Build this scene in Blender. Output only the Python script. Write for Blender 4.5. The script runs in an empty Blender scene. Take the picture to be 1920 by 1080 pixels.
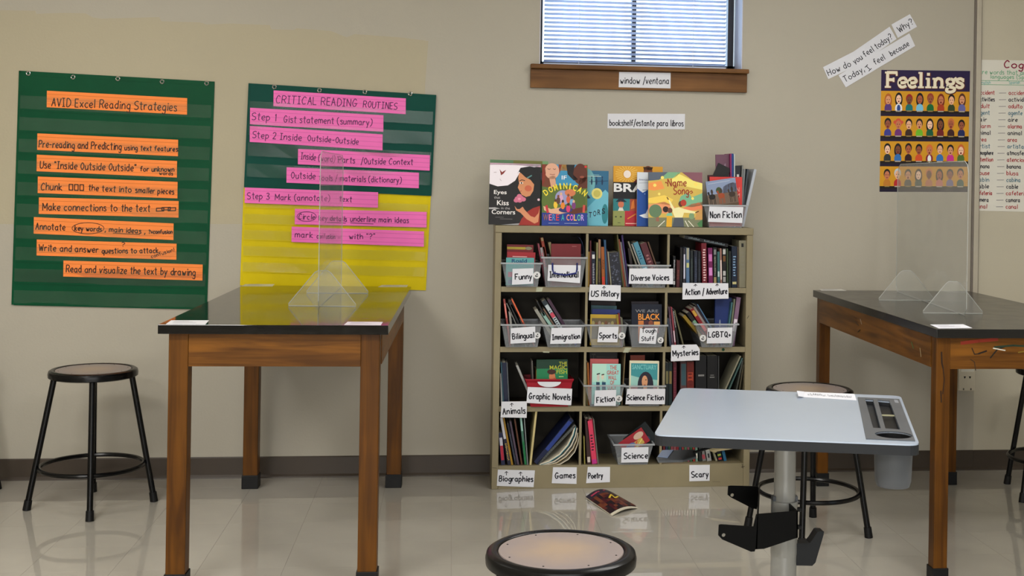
import bpy, bmesh, math, random
from mathutils import Vector, Matrix
random.seed(7)
sc = bpy.context.scene
COL = sc.collection
# ------------------------------------------------------------------ camera
F, CX, CY, ROLL, YAW, EYE = 2351.0, 1112.4, 337.5, .0156, .1131, 1.44
D = 6.1046                                   # the back wall's distance
cd = bpy.data.cameras.new('camera'); cam = bpy.data.objects.new('camera', cd); COL.objects.link(cam)
cd.sensor_width = 36; cd.lens = F*36/1920; cd.shift_x = (960-CX)/1920; cd.shift_y = (CY-540)/1920
cd.clip_start = .05; cd.clip_end = 200
_R = Vector((math.cos(YAW), -math.sin(YAW), 0)); _F = Vector((math.sin(YAW), math.cos(YAW), 0)); _U = Vector((0,0,1))
cr = _R*math.cos(ROLL) + _U*math.sin(ROLL); cu = _U*math.cos(ROLL) - _R*math.sin(ROLL)
cam.matrix_world = Matrix(((cr.x, cu.x, -_F.x, 0), (cr.y, cu.y, -_F.y, 0), (cr.z, cu.z, -_F.z, EYE), (0,0,0,1)))
sc.camera = cam
# ------------------------------------------------------------------ light
sc.view_settings.view_transform = 'Standard'; sc.view_settings.look = 'None'
sc.view_settings.exposure = 0.0; sc.view_settings.gamma = 1.0; sc.view_settings.use_curve_mapping = False
w = bpy.data.worlds.new('world'); sc.world = w; w.use_nodes = True
nt = w.node_tree; bg = nt.nodes['Background']; tc = nt.nodes.new('ShaderNodeTexCoord')
sx = nt.nodes.new('ShaderNodeSeparateXYZ'); rp = nt.nodes.new('ShaderNodeValToRGB')
nt.links.new(tc.outputs['Generated'], sx.inputs[0]); nt.links.new(sx.outputs[2], rp.inputs[0]); nt.links.new(rp.outputs[0], bg.inputs[0])
rp.color_ramp.elements[0].color = (.70,.84,1,1); rp.color_ramp.elements[1].color = (.30,.50,.95,1)
bg.inputs[1].default_value = 5.6
def area(name, loc, rot, sx_, sy_, power, col):
    l = bpy.data.lights.new(name, 'AREA'); l.shape = 'RECTANGLE'; l.size = sx_; l.size_y = sy_; l.energy = power; l.color = col
    o = bpy.data.objects.new(name, l); COL.objects.link(o); o.location = loc; o.rotation_euler = rot; return o
LAMPS = [(-1.9,4.3),(1.7,4.3),(-1.9,1.9),(1.7,1.9),(-1.9,-1.0),(1.7,-1.0)]
LP = [24,27,88,66,135,14]
for (lx, ly), pw in zip(LAMPS, LP): area('ceiling_lamp_light', (lx,ly,2.965), (0,0,0), 1.15, .55, pw, (1,.975,.935))
area('rear_fill_light', (0.2,-2.9,1.25), (math.radians(90),0,0), 4.6, 1.7, 96, (.95,.97,1))  # fill light added behind the camera to lift the lower walls
area('right_window_light', (4.1,1.2,1.8), (math.radians(90),0,math.radians(90)), 2.2, 1.3, 14, (.55,.75,1))
# ------------------------------------------------------------------ helpers
def lin(c):
    return tuple(((v/255)/12.92 if v/255 <= .04045 else ((v/255+.055)/1.055)**2.4) for v in c[:3])
def P(px, py, y=D):
    """the point of the plane at distance y that the photograph shows at pixel px,py"""
    a = px-CX; b = py-CY; c, s = math.cos(ROLL), math.sin(ROLL)
    u = (c*a+s*b)/F; v = (-s*a+c*b)/F
    d = Vector((u*math.cos(YAW)+math.sin(YAW), -u*math.sin(YAW)+math.cos(YAW), -v))
    t = y/d.y
    return Vector((d.x*t, y, EYE+d.z*t))
def T(px, py, z=0):
    """the point of the level plane at height z at pixel px,py"""
    a = px-CX; b = py-CY; c, s = math.cos(ROLL), math.sin(ROLL)
    u = (c*a+s*b)/F; v = (-s*a+c*b)/F
    d = Vector((u*math.cos(YAW)+math.sin(YAW), -u*math.sin(YAW)+math.cos(YAW), -v))
    t = (z-EYE)/d.z
    return Vector((d.x*t, d.y*t, z))
MATS = {}
def mat(name, rgb=None, rough=.5, metal=0, spec=.25, var=.06, vscale=8, bump=0, bscale=60, alpha=1, coat=0, crough=.08, source=None, trans=0, rvar=0):
    """principled material with procedural colour variation; source 'object' / 'attr' takes the thing's own colour"""
    if name in MATS: return MATS[name]
    m = bpy.data.materials.new(name); m.use_nodes = True; n = m.node_tree.nodes; l = m.node_tree.links
    b = n['Principled BSDF']; b.inputs['Roughness'].default_value = rough; b.inputs['Metallic'].default_value = metal
    b.inputs['Specular IOR Level'].default_value = spec; b.inputs['Coat Weight'].default_value = coat
    b.inputs['Coat Roughness'].default_value = crough; b.inputs['Transmission Weight'].default_value = trans
    t = n.new('ShaderNodeTexCoord'); no = n.new('ShaderNodeTexNoise'); no.inputs['Scale'].default_value = vscale; no.inputs['Detail'].default_value = 4
    l.new(t.outputs['Object'], no.inputs['Vector'])
    mr = n.new('ShaderNodeMapRange'); mr.inputs[1].default_value = .3; mr.inputs[2].default_value = .7; mr.inputs[3].default_value = 1-var; mr.inputs[4].default_value = 1+var
    l.new(no.outputs['Fac'], mr.inputs[0])
    mx = n.new('ShaderNodeVectorMath'); mx.operation = 'SCALE'; l.new(mr.outputs[0], mx.inputs['Scale'])
    if source == 'object':
        oi = n.new('ShaderNodeObjectInfo'); l.new(oi.outputs['Color'], mx.inputs[0])
    elif source == 'attr':
        at = n.new('ShaderNodeAttribute'); at.attribute_name = 'ink'; l.new(at.outputs['Color'], mx.inputs[0])
    else: mx.inputs[0].default_value = lin(rgb)
    l.new(mx.outputs[0], b.inputs['Base Color'])
    if rvar:
        m2 = n.new('ShaderNodeMapRange'); m2.inputs[1].default_value=.35; m2.inputs[2].default_value=.65; m2.inputs[3].default_value = max(0,rough-rvar); m2.inputs[4].default_value = rough+rvar
        l.new(no.outputs['Fac'], m2.inputs[0]); l.new(m2.outputs[0], b.inputs['Roughness'])
    if bump:
        n2 = n.new('ShaderNodeTexNoise'); n2.inputs['Scale'].default_value = bscale; n2.inputs['Detail'].default_value = 3; l.new(t.outputs['Object'], n2.inputs['Vector'])
        bp = n.new('ShaderNodeBump'); bp.inputs['Strength'].default_value = bump; bp.inputs['Distance'].default_value = .002
        l.new(n2.outputs['Fac'], bp.inputs['Height']); l.new(bp.outputs[0], b.inputs['Normal'])
    if alpha < 1:
        tr = n.new('ShaderNodeBsdfTransparent'); mi = n.new('ShaderNodeMixShader'); mi.inputs[0].default_value = alpha
        out = n['Material Output']; l.new(tr.outputs[0], mi.inputs[1]); l.new(b.outputs[0], mi.inputs[2]); l.new(mi.outputs[0], out.inputs['Surface'])
    MATS[name] = m; return m
def clear_mat(name, tint, haze, hcol, rough=.03, edge=1.45, gloss=1.):
    """clear plastic: see-through with fresnel gloss and a little haze, no refraction"""
    m = bpy.data.materials.new(name); m.use_nodes = True; n = m.node_tree.nodes; l = m.node_tree.links; n.remove(n['Principled BSDF'])
    tr = n.new('ShaderNodeBsdfTransparent'); tr.inputs[0].default_value = (*tint,1)
    gl = n.new('ShaderNodeBsdfGlossy'); gl.inputs['Roughness'].default_value = rough
    df = n.new('ShaderNodeBsdfDiffuse'); df.inputs[0].default_value = (*lin(hcol),1)
    fr = n.new('ShaderNodeFresnel'); fr.inputs[0].default_value = edge
    no = n.new('ShaderNodeTexNoise'); no.inputs['Scale'].default_value = 6; t = n.new('ShaderNodeTexCoord'); l.new(t.outputs['Object'], no.inputs['Vector'])
    mr = n.new('ShaderNodeMapRange'); mr.inputs[1].default_value=.3; mr.inputs[2].default_value=.7; mr.inputs[3].default_value = haze*.7; mr.inputs[4].default_value = haze*1.3; l.new(no.outputs['Fac'], mr.inputs[0])
    a = n.new('ShaderNodeMixShader'); l.new(mr.outputs[0], a.inputs[0]); l.new(tr.outputs[0], a.inputs[1]); l.new(df.outputs[0], a.inputs[2])
    fm = n.new('ShaderNodeMath'); fm.operation = 'MULTIPLY'; fm.inputs[1].default_value = gloss; l.new(fr.outputs[0], fm.inputs[0]); b = n.new('ShaderNodeMixShader'); l.new(fm.outputs[0], b.inputs[0]); l.new(a.outputs[0], b.inputs[1]); l.new(gl.outputs[0], b.inputs[2])
    l.new(b.outputs[0], n['Material Output'].inputs['Surface']); MATS[name] = m; return m
def wood(name, c1, c2, axis, scale=1., rough=.4):
    m = bpy.data.materials.new(name); m.use_nodes = True; n = m.node_tree.nodes; l = m.node_tree.links
    b = n['Principled BSDF']; b.inputs['Roughness'].default_value = rough; b.inputs['Specular IOR Level'].default_value = .16; b.inputs['Coat Weight'].default_value = .02
    t = n.new('ShaderNodeTexCoord'); mp = n.new('ShaderNodeMapping'); s = [26*scale]*3; s['XYZ'.index(axis)] = 1.6*scale; mp.inputs['Scale'].default_value = s
    l.new(t.outputs['Object'], mp.inputs[0]); no = n.new('ShaderNodeTexNoise'); no.inputs['Scale'].default_value = 1; no.inputs['Detail'].default_value = 6; no.inputs['Distortion'].default_value = .9
    l.new(mp.outputs[0], no.inputs['Vector']); r = n.new('ShaderNodeValToRGB'); r.color_ramp.elements[0].position = .34; r.color_ramp.elements[1].position = .62
    r.color_ramp.elements[0].color = (*lin(c1),1); r.color_ramp.elements[1].color = (*lin(c2),1); l.new(no.outputs['Fac'], r.inputs[0])
    n3 = n.new('ShaderNodeTexNoise'); n3.inputs['Scale'].default_value = 5; l.new(t.outputs['Object'], n3.inputs['Vector'])
    mr = n.new('ShaderNodeMapRange'); mr.inputs[1].default_value=.3; mr.inputs[2].default_value=.7; mr.inputs[3].default_value=.85; mr.inputs[4].default_value=1.12; l.new(n3.outputs['Fac'], mr.inputs[0])
    mx = n.new('ShaderNodeVectorMath'); mx.operation='SCALE'; l.new(r.outputs[0], mx.inputs[0]); l.new(mr.outputs[0], mx.inputs['Scale']); l.new(mx.outputs[0], b.inputs['Base Color'])
    MATS[name] = m; return m
# --- meshes
class MB:
    """collects faces (world or local coordinates) into one mesh"""
    def __init__(s): s.v = []; s.f = []; s.c = []; s.smooth = False
    def add(s, vs, fs, c=None):
        k = len(s.v); s.v += [Vector(v) for v in vs]
        for f in fs: s.f.append([i+k for i in f]); s.c.append(c)
        return s
    def box(s, a, b, c=None):
        (x0,y0,z0),(x1,y1,z1) = a, b
        return s.hexa([(x0,y0,z0),(x1,y0,z0),(x1,y1,z0),(x0,y1,z0)], [(x0,y0,z1),(x1,y0,z1),(x1,y1,z1),(x0,y1,z1)], c)
    def hexa(s, lo, hi, c=None):
        return s.add(list(lo)+list(hi), [(0,3,2,1),(4,5,6,7),(0,1,5,4),(1,2,6,5),(2,3,7,6),(3,0,4,7)], c)
    def prism(s, poly, vec, c=None):
        n = len(poly); p = [Vector(q) for q in poly]; v = Vector(vec)
        return s.add(p+[q+v for q in p], [tuple(range(n))[::-1], tuple(range(n,2*n))] + [(i,(i+1)%n,n+(i+1)%n,n+i) for i in range(n)], c)
    def tube(s, a, b, ra, rb=None, n=12, c=None):
        rb = ra if rb is None else rb; a = Vector(a); b = Vector(b); d = (b-a).normalized()
        u = d.orthogonal().normalized(); w = d.cross(u)
        vs = [a+(u*math.cos(t)+w*math.sin(t))*ra for t in [2*math.pi*i/n for i in range(n)]] + [b+(u*math.cos(t)+w*math.sin(t))*rb for t in [2*math.pi*i/n for i in range(n)]]
        return s.add(vs, [tuple(range(n))[::-1], tuple(range(n,2*n))] + [(i,(i+1)%n,n+(i+1)%n,n+i) for i in range(n)], c)
    def path(s, pts, r, n=8, closed=False, c=None):
        pts = [Vector(p) for p in pts]; m = len(pts); vs = []
        for i, p in enumerate(pts):
            d = (pts[(i+1)%m]-pts[i-1]) if closed else (pts[min(i+1,m-1)]-pts[max(i-1,0)])
            d.normalize(); u = d.cross(Vector((0,0,1))); u = u.normalized() if u.length > .05 else d.orthogonal().normalized(); w = d.cross(u)
            vs += [p+(u*math.cos(2*math.pi*k/n)+w*math.sin(2*math.pi*k/n))*r for k in range(n)]
        fs = []
        for i in range(m if closed else m-1):
            j = (i+1)%m
            fs += [(i*n+k, i*n+(k+1)%n, j*n+(k+1)%n, j*n+k) for k in range(n)]
        if not closed: fs += [tuple(range(n))[::-1], tuple(range((m-1)*n, m*n))]
        return s.add(vs, fs, c)
    def lathe(s, prof, n=48, center=(0,0,0), c=None):
        cx, cy, cz = center; vs = []; fs = []
        for (r, z) in prof: vs += [(cx+r*math.cos(2*math.pi*k/n), cy+r*math.sin(2*math.pi*k/n), cz+z) for k in range(n)]
        for i in range(len(prof)-1): fs += [(i*n+k, i*n+(k+1)%n, (i+1)*n+(k+1)%n, (i+1)*n+k) for k in range(n)]
        fs += [tuple(range(n))[::-1], tuple(range((len(prof)-1)*n, len(prof)*n))]
        return s.add(vs, fs, c)
    def build(s, name, m, parent=None, local=False, origin=None, bevel=0, smooth=False, color=None, **tags):
        """one mesh object; world coordinates unless local; a top-level mesh gets its origin at its base"""
        if origin is None: origin = Vector((0,0,0))
        origin = Vector(origin)
        if parent is None and origin.length == 0 and not local:
            lo = Vector([min(v[i] for v in s.v) for i in range(3)]); hi = Vector([max(v[i] for v in s.v) for i in range(3)])
            origin = Vector(((lo.x+hi.x)/2, (lo.y+hi.y)/2, lo.z))
        base = Vector((0,0,0))
        if parent is not None and not local: base = PW[parent.name]
        me = bpy.data.meshes.new(name); me.from_pydata([v-origin if (parent is None and not local) else v-base for v in s.v], [], s.f)
        if any(c is not None for c in s.c):
            at = me.color_attributes.new('ink', 'FLOAT_COLOR', 'CORNER'); buf = []
            for p_, c in zip(me.polygons, s.c): buf += list((*lin(c or (0,0,0)),1))*p_.loop_total
            at.data.foreach_set('color', buf)
        me.materials.append(m)
        if s.fixn:
            bm = bmesh.new(); bm.from_mesh(me); bmesh.ops.recalc_face_normals(bm, faces=bm.faces); bm.to_mesh(me); bm.free()
        if smooth:
            me.polygons.foreach_set('use_smooth', [True]*len(me.polygons)); me.set_sharp_from_angle(angle=math.radians(40))
        o = bpy.data.objects.new(name, me); COL.objects.link(o)
        if parent is not None: o.parent = parent
        elif not local: o.location = origin
        PW[o.name] = (origin if parent is None else base) if not local else Vector((0,0,0))
        if bevel:
            b = o.modifiers.new('bevel', 'BEVEL'); b.width = bevel; b.segments = 2; b.limit_method = 'ANGLE'; b.angle_limit = math.radians(40)
        if color is not None: o.color = (*lin(color),1)
        for k, v in tags.items(): o[k] = v
        return o
    fixn = True
PW = {}
def thing(name, label, cat, loc=(0,0,0), group=None, M=None):
    o = bpy.data.objects.new(name, None); COL.objects.link(o); o.empty_display_size = .05
    if M is not None: o.matrix_world = M
    else: o.location = loc
    o['label'] = label; o['category'] = cat
    if group: o['group'] = group
    PW[o.name] = Vector(loc) if M is None else Vector((0,0,0)); return o
def cut(o, cutters):
    for c in cutters:
        b = o.modifiers.new('cut', 'BOOLEAN'); b.operation = 'DIFFERENCE'; b.object = c; b.solver = 'EXACT'
    bpy.context.view_layer.update()
    me = bpy.data.meshes.new_from_object(o.evaluated_get(bpy.context.evaluated_depsgraph_get())); o.modifiers.clear(); o.data = me
    for c in cutters: bpy.data.objects.remove(c)
# --- handwriting: single-stroke glyphs, '~' marks a curved stroke
G = dict(a='~5 5 3 6 1 5 0 3 1 1 3 0 5 2|5 6 5 1 6 0', b='0 10 0 0|~0 4 2 6 4 5 5 3 4 1 2 0 0 1', c='~5 5 3 6 1 5 0 3 1 1 3 0 5 1',
 d='~5 5 3 6 1 5 0 3 1 1 3 0 5 2|5 10 5 0', e='~0 3 3 3 5 4 4 6 3 6 1 5 0 3 1 1 3 0 5 1', f='~5 9 4 10 2 9 2 6 2 0|0 6 4 6',
 g='~5 5 3 6 1 5 0 3 1 1 3 0 5 2|~5 6 5 -1 4 -4 2 -4 0 -3', h='0 10 0 0|~0 3 2 6 4 6 5 4 5 0', i='1 6 1 0|1 8 1 9', j='~2 6 2 -2 1 -4 -1 -4|2 8 2 9',
 k='0 10 0 0|4 6 0 3 5 0', l='1 10 1 0', m='0 6 0 0|~0 3 1 6 3 6 4 4 4 0|~4 3 5 6 7 6 8 4 8 0', n='0 6 0 0|~0 3 2 6 4 6 5 4 5 0',
 o='~3 6 1 5 0 3 1 1 3 0 5 1 6 3 5 5 3 6', p='0 6 0 -4|~0 4 2 6 4 5 5 3 4 1 2 0 0 1', q='~5 5 3 6 1 5 0 3 1 1 3 0 5 2|5 6 5 -4',
 r='0 6 0 0|~0 3 1 5 3 6 4 5', s='~4 5 3 6 1 6 0 5 1 4 3 3 4 1 3 0 1 0 0 1', t='~2 10 2 5 2 1 3 0 4 0|0 7 4 7', u='~0 6 0 2 1 0 3 0 5 2|5 6 5 0',
 v='0 6 2 0 5 6', w='0 6 2 0 3 4 5 0 7 6', x='0 6 5 0|5 6 0 0', y='0 6 2 1|5 6 1 -4', z='0 6 5 6 0 0 5 0',
 A='0 0 3 10 6 0|1 4 5 4', B='0 10 0 0|~0 10 4 10 5 8 4 6 0 5|~0 5 4 5 6 3 4 0 0 0', C='~6 8 4 10 2 9 0 5 1 1 3 0 6 1', D='0 10 0 0|~0 10 3 10 6 7 6 3 3 0 0 0',
 E='5 10 0 10 0 0 5 0|0 5 4 5', F='0 10 0 0|0 10 6 10|0 5 4 5', G='~6 8 4 10 2 9 0 5 1 1 3 0 5 1 6 4|3 4 7 4', H='0 10 0 0|6 10 6 0|0 5 6 5',
 I='2 10 2 0|0 10 4 10|0 0 4 0', J='~4 10 4 2 2 0 0 2', K='0 10 0 0|6 10 0 4|2 6 6 0', L='0 10 0 0 5 0', M='0 0 0 10 4 3 8 10 8 0', N='0 0 0 10 6 0 6 10',
 O='~3 10 1 8 0 5 1 2 3 0 5 2 6 5 5 8 3 10', P='0 10 0 0|~0 10 4 10 6 8 4 5 0 5', Q='~3 10 1 8 0 5 1 2 3 0 5 2 6 5 5 8 3 10|4 3 7 -1',
 R='0 10 0 0|~0 10 4 10 6 8 4 5 0 5|3 5 6 0', S='~6 9 4 10 1 9 0 7 2 5 5 4 6 2 4 0 1 0 0 1', T='0 10 7 10|3 10 3 0', U='~0 10 0 3 1 0 4 0 6 3 6 10',
 V='0 10 3 0 6 10', W='0 10 2 0 4 7 6 0 8 10', X='0 10 6 0|6 10 0 0', Y='0 10 3 5 6 10|3 5 3 0', Z='0 10 6 10 0 0 6 0')
G.update({'1':'1 8 2 10 2 0','2':'~0 8 2 10 5 9 4 5 0 0|0 0 5 0','3':'~0 9 3 10 5 8 2 5|~2 5 6 3 4 0 0 1','/':'0 -2 4 11','(':'~3 11 0 8 0 2 3 -2',')':'~0 11 3 8 3 2 0 -2',
 '?':'~0 8 2 10 5 8 4 6 2 4 2 3|2 0 2 1','.':'1 0 1 1',',':'1 1 0 -2','-':'0 4 4 4','+':'0 3 4 3|2 5 2 1','=':'0 5 4 5|0 2 4 2','"':'0 10 0 8|2 10 2 8',"'":'0 10 0 8',
 '^':'0 6 2 9 4 6|2 9 2 0','>':'0 4 12 4|10 6 12 4 10 2','!':'1 10 1 3|1 0 1 1','#':'0 0 0 9 4 9 4 0 0 0|6 0 6 9 10 9 10 0 6 0|12 0 12 9 16 9 16 0 12 0',
 '&':'0 1 0 7 7 7 7 1 0 1|5 3 5 8 13 8 13 3 5 3|11 1 11 7 18 7 18 1 11 1', ':':'1 1 1 2|1 5 1 6'})
def glyph(ch):
    out = []; wmax = 0
    for s in G[ch].split('|'):
        sm = s[0] == '~'; v = [float(q) for q in s.lstrip('~').split()]; pts = [(v[i], v[i+1]) for i in range(0, len(v), 2)]
        wmax = max(wmax, max(p[0] for p in pts))
        if sm and len(pts) > 2:
            q = [pts[0]]+pts+[pts[-1]]; r = []
            for i in range(1, len(q)-2):
                for k in range(4):
                    t = k/4; p0,p1,p2,p3 = q[i-1:i+3]
                    r.append(tuple(.5*(2*p1[j]+(p2[j]-p0[j])*t+(2*p0[j]-5*p1[j]+4*p2[j]-p3[j])*t*t+(3*p1[j]-p0[j]-3*p2[j]+p3[j])*t**3) for j in (0,1)))
            pts = r+[pts[-1]]
        out.append((sm, pts))
    return out, wmax
class Print(MB):
    """flat print: shapes in a 2-D space, carried to the surface by mp(x, y, layer)"""
    fixn = False
    def __init__(s, mp): super().__init__(); s.mp0 = mp; s.layer = 0; s.sub = 0; s.step = .04; s.mp = mp
    def poly(s, pts, c): s.add([s.mp(x, y, s.layer+s.sub) for x, y in pts], [tuple(range(len(pts)))], c); return s
    def nx(s): s.sub += s.step; return s
    def up(s): s.layer += 1+s.sub; s.sub = 0; return s
    def ell(s, x, y, rx, ry, c, n=20, rot=0):
        s.nx()
        cr_, sr = math.cos(rot), math.sin(rot)
        return s.poly([(x+rx*math.cos(t)*cr_-ry*math.sin(t)*sr, y+rx*math.cos(t)*sr+ry*math.sin(t)*cr_) for t in [2*math.pi*i/n for i in range(n)]], c)
    def rect(s, x0, y0, x1, y1, c): s.nx(); return s.poly([(x0,y0),(x1,y0),(x1,y1),(x0,y1)], c)
    def line(s, pts, w, c, sharp=True):
        s.nx()
        if sharp or len(pts) < 3:
            for (x0,y0),(x1,y1) in zip(pts, pts[1:]):
                L = math.hypot(x1-x0, y1-y0)
                if L < 1e-9: continue
                dx, dy = (x1-x0)/L*w/2, (y1-y0)/L*w/2; k = .5
                s.poly([(x0-dx*k-dy,y0-dy*k+dx),(x1+dx*k-dy,y1+dy*k+dx),(x1+dx*k+dy,y1+dy*k-dx),(x0-dx*k+dy,y0-dy*k-dx)], c)
        else:
            L = []; R = []
            for i, p in enumerate(pts):
                a = pts[max(i-1,0)]; b = pts[min(i+1,len(pts)-1)]; d = math.hypot(b[0]-a[0], b[1]-a[1]) or 1
                nx, ny = -(b[1]-a[1])/d*w/2, (b[0]-a[0])/d*w/2
                L.append((p[0]+nx,p[1]+ny)); R.append((p[0]-nx,p[1]-ny))
            for i in range(len(pts)-1): s.poly([L[i],L[i+1],R[i+1],R[i]], c)
        return s
    def hand(s, text, x0, y0, x1, y1, cap, w, c=(28,26,34), jit=.25, up=-1):
        """handwritten text on the baseline x0,y0 - x1,y1; up=-1 where y runs downwards"""
        st_ = s.step; s.step = .004; adv = []; x = 0; rnd = random.Random(text)
        for ch in text:
            if ch == ' ': adv.append((x, None)); x += 5; continue
            g, wd = glyph(ch); adv.append((x, g)); x += wd+2.6
        tot = x-2.6; L = math.hypot(x1-x0, y1-y0); ex, ey = (x1-x0)/L, (y1-y0)/L; nx, ny = ((-ey, ex) if up > 0 else (ey, -ex))
        kx = L/tot; ky = cap/10
        for (gx, g) in adv:
            if g is None: continue
            ph = [rnd.uniform(-jit, jit) for _ in range(6)]; sl = rnd.uniform(-.04,.08)
            for sm, pts in g:
                q = []
                for (a, b) in pts:
                    a2 = gx+a+ph[0]+sl*b+.2*ph[3]*math.sin(b*.7+ph[4]*9); b2 = b*(1+.1*ph[2])+ph[1]*.9
                    q.append((x0+ex*a2*kx+nx*b2*ky, y0+ey*a2*kx+ny*b2*ky))
                s.line(q, w, c, sharp=not sm)
        s.step = st_; return s
    def type(s, text, x, y, wd, h, c, bold=.02, up=1, arc=0):
        """printed text in the built-in font, fitted into wd by h with its lower left at x,y"""
        cu_ = bpy.data.curves.new('t', 'FONT'); cu_.body = text; cu_.offset = bold; cu_.resolution_u = 3
        o = bpy.data.objects.new('t', cu_); COL.objects.link(o); bpy.context.view_layer.update()
        me = bpy.data.meshes.new_from_object(o.evaluated_get(bpy.context.evaluated_depsgraph_get()))
        vs = [v.co.copy() for v in me.vertices]; fs = [tuple(p.vertices) for p in me.polygons]
        bpy.data.objects.remove(o); bpy.data.curves.remove(cu_); bpy.data.meshes.remove(me)
        if not vs: return s
        s.nx(); a0 = min(v.x for v in vs); a1 = max(v.x for v in vs); b0 = min(v.y for v in vs); b1 = max(v.y for v in vs); q = []
        for v in vs:
            u = (v.x-a0)/(a1-a0); t = (v.y-b0)/(b1-b0)
            q.append(s.mp(x+u*wd, y+up*(t*h + arc*(1-(2*u-1)**2)), s.layer+s.sub))
        return s.add(q, fs, c)
def wallmap(y): return lambda a, b, k: P(a, b, y-.00025*k)
def quad(mb, c4, y, th=.001):
    """slab on the plane y from four pixels, thickness towards the wall"""
    p = [P(a, b, y) for a, b in c4]; return mb.prism(p, (0, th, 0))
# ------------------------------------------------------------------ shared materials
M_wall = mat('painted_wall', (170,164,150), .55, var=.02, vscale=1.5, bump=.25, bscale=90)
M_wall2 = mat('older_wall_paint', (171,162,138), .55, var=.02, vscale=1.5, bump=.25, bscale=90)
M_wall3 = mat('lighter_wall', (186,179,160), .55, var=.02, vscale=1.5, bump=.25, bscale=90)  # one lighter tone for the back wall right of the conduit
M_ceil = mat('ceiling_white', (225,222,212), .9, bump=.3)
M_tile = mat('vinyl_tile', source='object', rough=.3, spec=.3, var=.05, vscale=5, coat=1, crough=.018)
M_grout = mat('tile_joint', (120,114,102), .6)
M_base = mat('vinyl_baseboard', (62,53,44), .4, spec=.3, var=.05)
M_metalblk = mat('black_enamel', (4,4,5), .25, var=.15, spec=.25)
M_rubber = mat('black_rubber', (4,4,5), .5, spec=.3, var=.15)
M_chrome = mat('grommet_metal', (190,190,185), .25, metal=1)
M_wx = wood('oak_along_x', (78,46,12), (118,74,22), 'X', 1.3); M_wy = wood('oak_along_y', (76,45,12), (114,72,22), 'Y', 1.3); M_wz = wood('oak_upright', (68,38,6), (96,58,12), 'Z', 1.1)
M_sill = wood('oak_sill', (92,60,30), (122,84,46), 'X', .7)
M_epoxy = mat('black_epoxy_top', (7,7,8), .07, spec=.36, var=.25, vscale=30, rvar=.03)
M_epoxy2 = mat('worn_epoxy_top', (13,13,13), .22, spec=.5, var=.1, vscale=12, rvar=.02)
M_acr = clear_mat('clear_acrylic', (.985,.99,.985), .08, (215,215,210), gloss=.3); M_acre = mat('acrylic_edge', (190,192,186), .15, alpha=.55)
M_paper = mat('white_card', (214,215,222), .75, var=.02, vscale=20)
M_col = mat('coloured_paper', source='object', rough=.7, var=.03, vscale=12)
M_ink = mat('print_ink', source='attr', rough=.45, var=.02)
M_plain = mat('painted_part', source='object', rough=.4, var=.04)
# ------------------------------------------------------------------ the room
def struct(mb, name, m, **k): o = mb.build(name, m, origin=(0,0,0), local=False, **k); o['kind'] = 'structure'; return o
XL, XR, YB, ZC = -3.4, 4.2, -3.0, 3.0
wl, wr = P(1011.5,100).x, P(1392,100).x; wz0 = P(1200,126).z; wz1 = 2.72
b = MB(); WT = .22
XS = P(1833,300).x                                        # where the lighter stretch of wall starts
b.box((XL,D,0),(wl,D+WT,ZC)); b.box((wl,D,0),(wr,D+WT,wz0)); b.box((wl,D,wz1),(wr,D+WT,ZC)); b.box((wr,D,0),(XS,D+WT,ZC))
wall = struct(b, 'wall_back', M_wall)
pp = [(-60,18),(66,20),(68,26),(120,24),(160,25),(175,33),(190,35),(298,32),(303,40),(375,42),(388,46),(430,44),(506,47),(509,55),(552,56),(556,53),(620,58),(650,70),(665,64),(750,70),(803,77),(797,160),(800,420),(-60,420)]
MB().prism([P(x,y,D-.0006) for x,y in pp], (0,.0005,0)).build('older_paint_patch', M_wall2, wall)
struct(MB().box((XS,D,0),(XR,D+WT,ZC)), 'wall_back_2', M_wall3)
struct(MB().box((XL-.2,YB,0),(XL,D+WT,ZC)), 'wall_left', M_wall)
struct(MB().box((XR,YB,0),(XR+.2,D+WT,ZC)), 'wall_right', M_wall)
struct(MB().box((XL-.2,YB-.2,0),(XR+.2,YB,ZC)), 'wall_front', M_wall)
struct(MB().box((XL-.2,YB-.2,ZC),(XR+.2,D+WT,ZC+.15)), 'ceiling', M_ceil)
fl = struct(MB().box((XL-.2,YB-.2,-.2),(XR+.2,D+WT,-.0012)), 'floor', M_grout)
# floor tiles, 12 inch
ts = .3048; X0 = T(1112,962).x - ts*12; Y0 = D - ts*.62
tm = None; rt = random.Random(3)
Y1 = Y0-6*ts
for i in range(-1, 22):
    for j in range(-1, 6):
        x = X0+i*ts; y = Y0-j*ts
        if x < -2.9 or x > 3.6: continue
        y1 = min(y+ts, D-.0008) if j == -1 else y+ts
        if j == -1: me_ = MB().box((x+.0004,y+.0004,-.0012),(x+ts-.0004,y1-.0004,0))
        else:
            me_ = None
        if me_ is not None: o = me_.build('floor_tile', M_tile, fl)
        elif tm is None:
            o = MB().box((.0004,.0004,-.0012),(ts-.0004,ts-.0004,0)).build('floor_tile', M_tile, fl, local=True); tm = o.data; o.location = Vector((x,y,0))-PW[fl.name]
        else:
            o = bpy.data.objects.new('floor_tile', tm); COL.objects.link(o); o.parent = fl; o.location = Vector((x,y,0))-PW[fl.name]
        k = rt.uniform(.98,1.02); o.color = (*[c*k for c in lin((176,171,160))],1)
b = MB()
b.box((XL,YB,-.0012),(XR,Y0-5*ts-.0007,0)); b.box((XL,Y0-5*ts,-.0012),(-2.9,D,0)); b.box((3.62,Y0-5*ts,-.0012),(XR,D,0))
b.build('floor_tile_field', M_tile, fl, color=(176,171,160), kind='stuff')
def base(name, x0, x1, y):
    b = MB(); pr = [(0,.0),(-.016,0),(-.014,.006),(-.006,.016),(-.004,.095),(-.001,.1),(0,.1)]
    b.prism([(x0, y+a, z) for a, z in pr], (x1-x0,0,0)); struct(b, name, M_base)
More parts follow.
